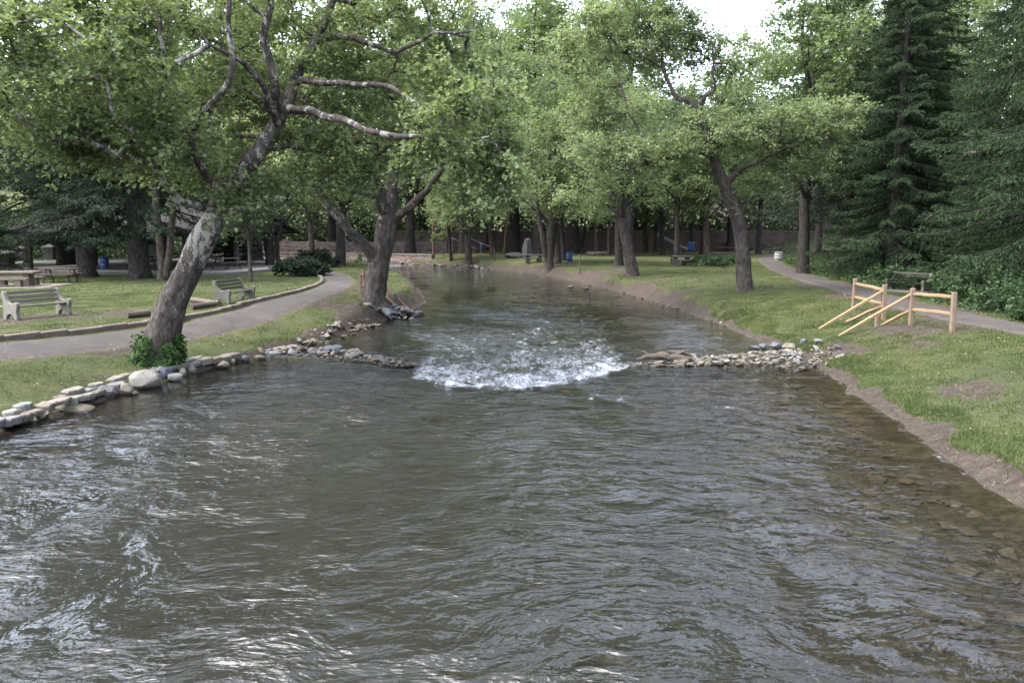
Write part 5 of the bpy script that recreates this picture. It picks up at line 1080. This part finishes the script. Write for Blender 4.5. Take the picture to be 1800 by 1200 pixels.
wall('stone_wall', 'long tall red stone wall at the foot of the far wood', [(-17, 111), (2, 113), (22, 111.5), (44, 109)], .8, 2.9, .6, M['tallwall'], .12)
M['pole'] = m_simple('pole_wood', (.17, .095, .07), .85, .25, 4, .3, .01)
q = PW(762, 444, 93); log('utility_pole', [(q[0], 93, .7), (q[0], 93, 9.5)], .14, M['pole'], 'reddish brown utility pole beside the far parapet wall', 'pole', 1, .02)
q = PW(886, 439, 98); log('utility_pole', [(q[0], 98, .8), (q[0]+.55, 98, 8.0)], .12, M['pole'], 'slanting thin brown pole behind the child in blue', 'pole', 2, .02)
for px, py, h, lb in ((869, 460, 1.35, 'thin wooden stake on the lawn of the grassy point'), (1019, 484, 1.6, 'thin dark stake on the bare right bank')):
    log('wooden_stake', [gp(px, py, -.1), gp(px, py, h)], .05, M['old_wood'], lb, 'stake', 3, .05)
q = PT(927, 458); me = hull(901, 30, (.62, .4, 1.35), .06); me.materials.append(M['dark_stone']); o = link('standing_stone', me, None, None, bloc(q[0], q[1]+1, .95)); tag(o, 'dark upright standing stone behind the stone table', 'stone'); o.rotation_euler[1] = .08
q = PT(905, 453); me = hull(902, 26, (1.25, .8, .42), .05); me.materials.append(M['dark_stone']); tag(link('flat_rock', me, None, None, bloc(q[0], q[1], .2)), 'low flat grey rock on the lawn left of the standing stone', 'rock')
M['iron'] = m_simple('black_iron', (.03, .03, .032), .6, .2, 5, .2, .005)
def grill(px, py, label):
    q = PT(px, py); e = empty('park_grill', bloc(q[0], q[1]), 0, label, 'grill'); MB().tube([(0, 0, -.1), (0, 0, .8)], .045, 8).build('post', M['iron'], e); MB().box((0, 0, .86), (.5, .36, .04)).box((-.25, 0, .95), (.03, .36, .2)).box((.25, 0, .95), (.03, .36, .2)).box((0, .18, .95), (.5, .03, .2)).build('fire_box', M['iron'], e)
grill(1180, 465, 'black iron grill on a post left of the concrete picnic table'); grill(1201, 444, 'black iron grill on the lawn beyond the concrete picnic table')
q = PT(1366, 446); picnic(bloc(q[0], q[1]), .2, 'dark picnic table in shade behind the white barrel', M['old_wood'])
fr = PT(1051, 449); e = empty('fire_ring', bloc(fr[0], fr[1]), 0, 'ring of dark logs and stones around the far lawn fireplace', 'fire ring'); rng = np.random.RandomState(71)
for k in range(7): a = k*.9; MB().bar((math.cos(a)*1.2, math.sin(a)*1.2, .22), (math.cos(a+.8)*1.2, math.sin(a+.8)*1.2, .22), .36, .4).build('log', M['old_wood'], e, bevel=.08)
# far rail fence
fe = empty('rail_fence', (-8, 107, 1), 0, 'long dark single-rail fence across the far lawn', 'fence'); fp = [(-8, 106), (2, 107.5), (12, 107.5), (22, 106.5), (32, 104.5)]
fpp = resample(np.array([(x, y, 0, 1) for x, y in fp]), 2.5)[:, :2]
for i, (x, y) in enumerate(fpp):
    z = gz(x, y); MB().box((x+8, y-107, z+.35-1), (.14, .14, .9)).build('post', M['old_wood'], fe)
    if i: x0, y0 = fpp[i-1]; MB().bar((x0+8, y0-107, gz(x0, y0)+.62-1), (x+8, y-107, z+.62-1), .08, .14).build('rail', M['old_wood'], fe)
# playground slide
q = PT(1155, 438); e = empty('playground_slide', bloc(q[0], 103), 0, 'white playground slide with blue panel on the far lawn', 'slide'); 
MB().bar((-2.6, 0, 2.2), (1.4, 0, .3), .6, .08).build('chute', M['white_paint'], e); MB().bar((-2.6, .35, 2.4), (1.4, .35, .5), .06, .3).build('side_rail', M['white_paint'], e); MB().bar((-2.6, -.35, 2.4), (1.4, -.35, .5), .06, .3).build('side_rail', M['white_paint'], e)
MB().box((1.9, 0, .8), (.9, .1, 1.1)).build('panel', M['blue_plastic'], e, bevel=.03); MB().box((-3.2, 0, 1.95), (1.2, 1.2, .1)).build('deck', M['old_wood'], e)
for s in (-1, 1): MB().box((-3.7, s*.5, 1.2), (.12, .12, 2.6)).box((-2.7, s*.5, 1.2), (.12, .12, 2.6)).build('post', M['old_wood'], e)
# stair rails and child
q = PT(832, 440); e = empty('stair_handrail', bloc(q[0]-.4, 101), 0, 'pair of white pipe handrails sloping down beside the child', 'handrail')
for dx in (0, 2.3):
    MB().tube([(dx-2.0, 0, 2.0), (dx+1.4, 0, .55)], .06, 8).build('pipe', M['white_paint'], e)
    for t in (0.1, .5, .9): MB().tube([(dx-2.0+3.4*t, 0, -.1), (dx-2.0+3.4*t, 0, 2.0-1.45*t)], .04, 8).build('post', M['white_paint'], e)
def person(loc, h, label, rz=0):
    P = {'pel': (0, 0, .52), 'wai': (0, 0, .62), 'che': (0, .005, .75), 'nec': (0, 0, .845), 'hea': (0, -.01, .925), 'top': (0, -.005, .985), 'lh': (.055, 0, .49), 'lk': (.06, -.015, .27), 'la': (.06, .01, .04), 'lt': (.06, -.075, .02), 'rh': (-.055, 0, .49), 'rk': (-.062, -.01, .27), 'ra': (-.065, .015, .04), 'rt': (-.068, -.07, .02),
         'ls': (.105, 0, .80), 'le': (.145, .02, .645), 'lw': (.13, -.05, .52), 'lf': (.125, -.075, .46), 'rs': (-.105, 0, .80), 're': (-.15, .02, .645), 'rw': (-.14, -.04, .52), 'rf': (-.135, -.06, .46)}
    Rr = {'pel': .085, 'wai': .075, 'che': .085, 'nec': .035, 'hea': .062, 'top': .04, 'lh': .06, 'lk': .042, 'la': .028, 'lt': .022, 'rh': .06, 'rk': .042, 'ra': .028, 'rt': .022, 'ls': .045, 'le': .032, 'lw': .022, 'lf': .016, 'rs': .045, 're': .032, 'rw': .022, 'rf': .016}
    E = [('pel', 'wai'), ('wai', 'che'), ('che', 'nec'), ('nec', 'hea'), ('hea', 'top'), ('pel', 'lh'), ('lh', 'lk'), ('lk', 'la'), ('la', 'lt'), ('pel', 'rh'), ('rh', 'rk'), ('rk', 'ra'), ('ra', 'rt'), ('che', 'ls'), ('ls', 'le'), ('le', 'lw'), ('lw', 'lf'), ('che', 'rs'), ('rs', 're'), ('re', 'rw'), ('rw', 'rf')]
    ks = list(P); me = bpy.data.meshes.new('body'); me.from_pydata([tuple(c*h for c in P[k]) for k in ks], [(ks.index(a), ks.index(b)) for a, b in E], [])
    tmp = bpy.data.objects.new('tmp', me); C.objects.link(tmp); tmp.modifiers.new('s', 'SKIN'); sm = tmp.modifiers.new('u', 'SUBSURF'); sm.levels = 1; sm.render_levels = 1
    for i, k in enumerate(ks): me.skin_vertices[0].data[i].radius = (Rr[k]*h, Rr[k]*h); me.skin_vertices[0].data[i].use_root = (k == 'pel')
    dg = bpy.context.evaluated_depsgraph_get(); m2 = bpy.data.meshes.new_from_object(tmp.evaluated_get(dg)); bpy.data.objects.remove(tmp)
    for mm in (m_simple('skin', (.45, .28, .2), .6, .1), m_simple('blue_shirt', (.10, .22, .55), .8, .15), m_simple('blue_trousers', (.12, .20, .42), .85, .2), m_simple('shoe', (.5, .5, .5), .7, .1)): m2.materials.append(mm)
    for p_ in m2.polygons:
        z = p_.center.z/h; ar = abs(p_.center.x)/h > .1
        p_.material_index = 3 if z < .05 else (2 if z < .53 and not ar else (0 if (z > .86 or (ar and z < .66)) else 1)); p_.use_smooth = True
    m2.name = 'body'; e = empty('person', loc, rz, label, 'person'); link('body', m2, None, e)
    V = []; sg, rg = 12, 5
    for i in range(rg):
        t = i/(rg-1); V += [(.074*h*math.cos(k*6.283/sg)*math.cos(t*1.5), -.003*h+.08*h*math.sin(k*6.283/sg)*math.cos(t*1.5), h*(.945+.062*math.sin(t*1.5))) for k in range(sg)]
    F = [(i*sg+k, i*sg+(k+1) % sg, (i+1)*sg+(k+1) % sg, (i+1)*sg+k) for i in range(rg-1) for k in range(sg)]
    MB().add(V, F).build('hat', m_simple('pale_hat', (.5, .5, .52), .8, .1), e, smooth=True); return e
q = PT(847, 441); person(bloc(-3.8, 98.5), 1.25, 'small child in a blue shirt and pale hat on the far lawn', .6)
# far shelter roof
q = PW(1272, 420, 108); e = empty('far_shelter', (q[0]+3, 109, gz(q[0]+3, 109)-.5), 0, 'far small shelter with grey roof behind the crooked sycamore', 'shelter')
for s in (-1, 1): MB().add([(-4, s*3, 1.9), (4, s*3, 1.9), (2.6, 0, 3.4), (-2.6, 0, 3.4), (-4, s*3, 2.02), (4, s*3, 2.02), (2.6, 0, 3.52), (-2.6, 0, 3.52)], [(0,1,2,3),(4,5,6,7),(0,1,5,4),(1,2,6,5),(2,3,7,6),(3,0,4,7)]).build('roof', M['shingle'], e)
for x in (-3.4, 0, 3.4):
    for y in (-2.5, 2.5): MB().box((x, y, 1.0), (.2, .2, 2.1)).build('post', M['old_wood'], e)
e.scale = (.62,)*3
# road pillars with chains
pil = []
for px, py, lb in ((10, 476, 'stone pillar hidden by the low conifer boughs at the left edge'), (42, 460, 'dark stone pillar between the left edge and the capped one'), (89, 456, 'stone pillar with pale cap beside the thin conifer'), (133, 452, 'small stone pillar behind the grey conifer trunk'), (427, 450, 'far stone pillar near the dark straight tree')):
    q = PT(px, py); e = empty('stone_pillar', bloc(q[0], q[1]), .1, lb, 'pillar'); MB().box((0, 0, .55), (.95, .95, 1.2)).build('shaft', M['dark_stone'], e, bevel=.03)
    MB().add([(-.56, -.56, 1.16), (.56, -.56, 1.16), (.56, .56, 1.16), (-.56, .56, 1.16), (-.56, -.56, 1.28), (.56, -.56, 1.28), (.56, .56, 1.28), (-.56, .56, 1.28), (0, 0, 1.55)], [(3,2,1,0),(0,1,5,4),(1,2,6,5),(2,3,7,6),(3,0,4,7),(4,5,8),(5,6,8),(6,7,8),(7,4,8)]).build('cap', M['wallcap'], e); pil.append(bloc(q[0], q[1]))
for i, lb in ((0, 'chain sagging from the pillar at the left edge'), (1, 'dark chain hanging between the two left stone pillars'), (2, 'chain hanging behind the thin conifer between pillars')):
    a, b = np.array(pil[i])+np.array([0, 0, 1.0]), np.array(pil[i+1])+np.array([0, 0, 1.0]); t = np.linspace(0, 1, 12)[:, None]; P = a+(b-a)*t; P[:, 2] -= (.5*4*t*(1-t))[:, 0]
    tag(MB().tube([tuple(x-a) for x in P], .05, 6).build('chain', M['iron'], None, loc=a), lb, 'chain')
# ducks
def duck(px, py, rz, label, m):
    q = PG(px, py, 0.0); e = empty('duck', (q[0], q[1], -.03), rz, label, 'duck')
    P = resample(np.array([(-.30, 0, .14, .012), (-.22, 0, .11, .05), (-.08, 0, .07, .105), (.08, 0, .07, .10), (.16, 0, .12, .06), (.18, 0, .21, .035), (.20, 0, .27, .045), (.25, 0, .275, .035), (.29, 0, .26, .016), (.34, 0, .25, .012)]), .02)
    V, F = sweep(P[:, :3], P[:, 3], 10, True); MB().add(V, F).build('body', m, e, smooth=True)
    for s in (-1, 1): MB().add([(-.24, s*.05, .13), (-.05, s*.10, .14), (.06, s*.09, .11), (-.05, s*.107, .07), (-.2, s*.075, .09), (-.24, s*.06, .13), (-.05, s*.115, .14), (.06, s*.105, .11), (-.05, s*.12, .07), (-.2, s*.09, .09)], [(0,1,2,3,4),(9,8,7,6,5),(0,1,6,5),(1,2,7,6),(2,3,8,7),(3,4,9,8),(4,0,5,9)]).build('wing', M['stone_d'], e)
M['duck'] = m_simple('duck_feather', (.085, .065, .05), .7, .4, 14, .2, .005)
duck(1002, 505, 2.6, 'brown duck on the water close under the right bank', M['duck']); duck(1031, 508, .3, 'second duck swimming right of the first one', M['duck'])
# scrap of paper
q = gp(4, 540, .02); o = MB().box((0, 0, 0), (.28, .2, .006)).build('paper_scrap', M['white_paint'], None, loc=q, rz=.5); o.rotation_euler[1] = .2; tag(o, 'small white paper scrap on the lawn behind the left bench', 'litter')
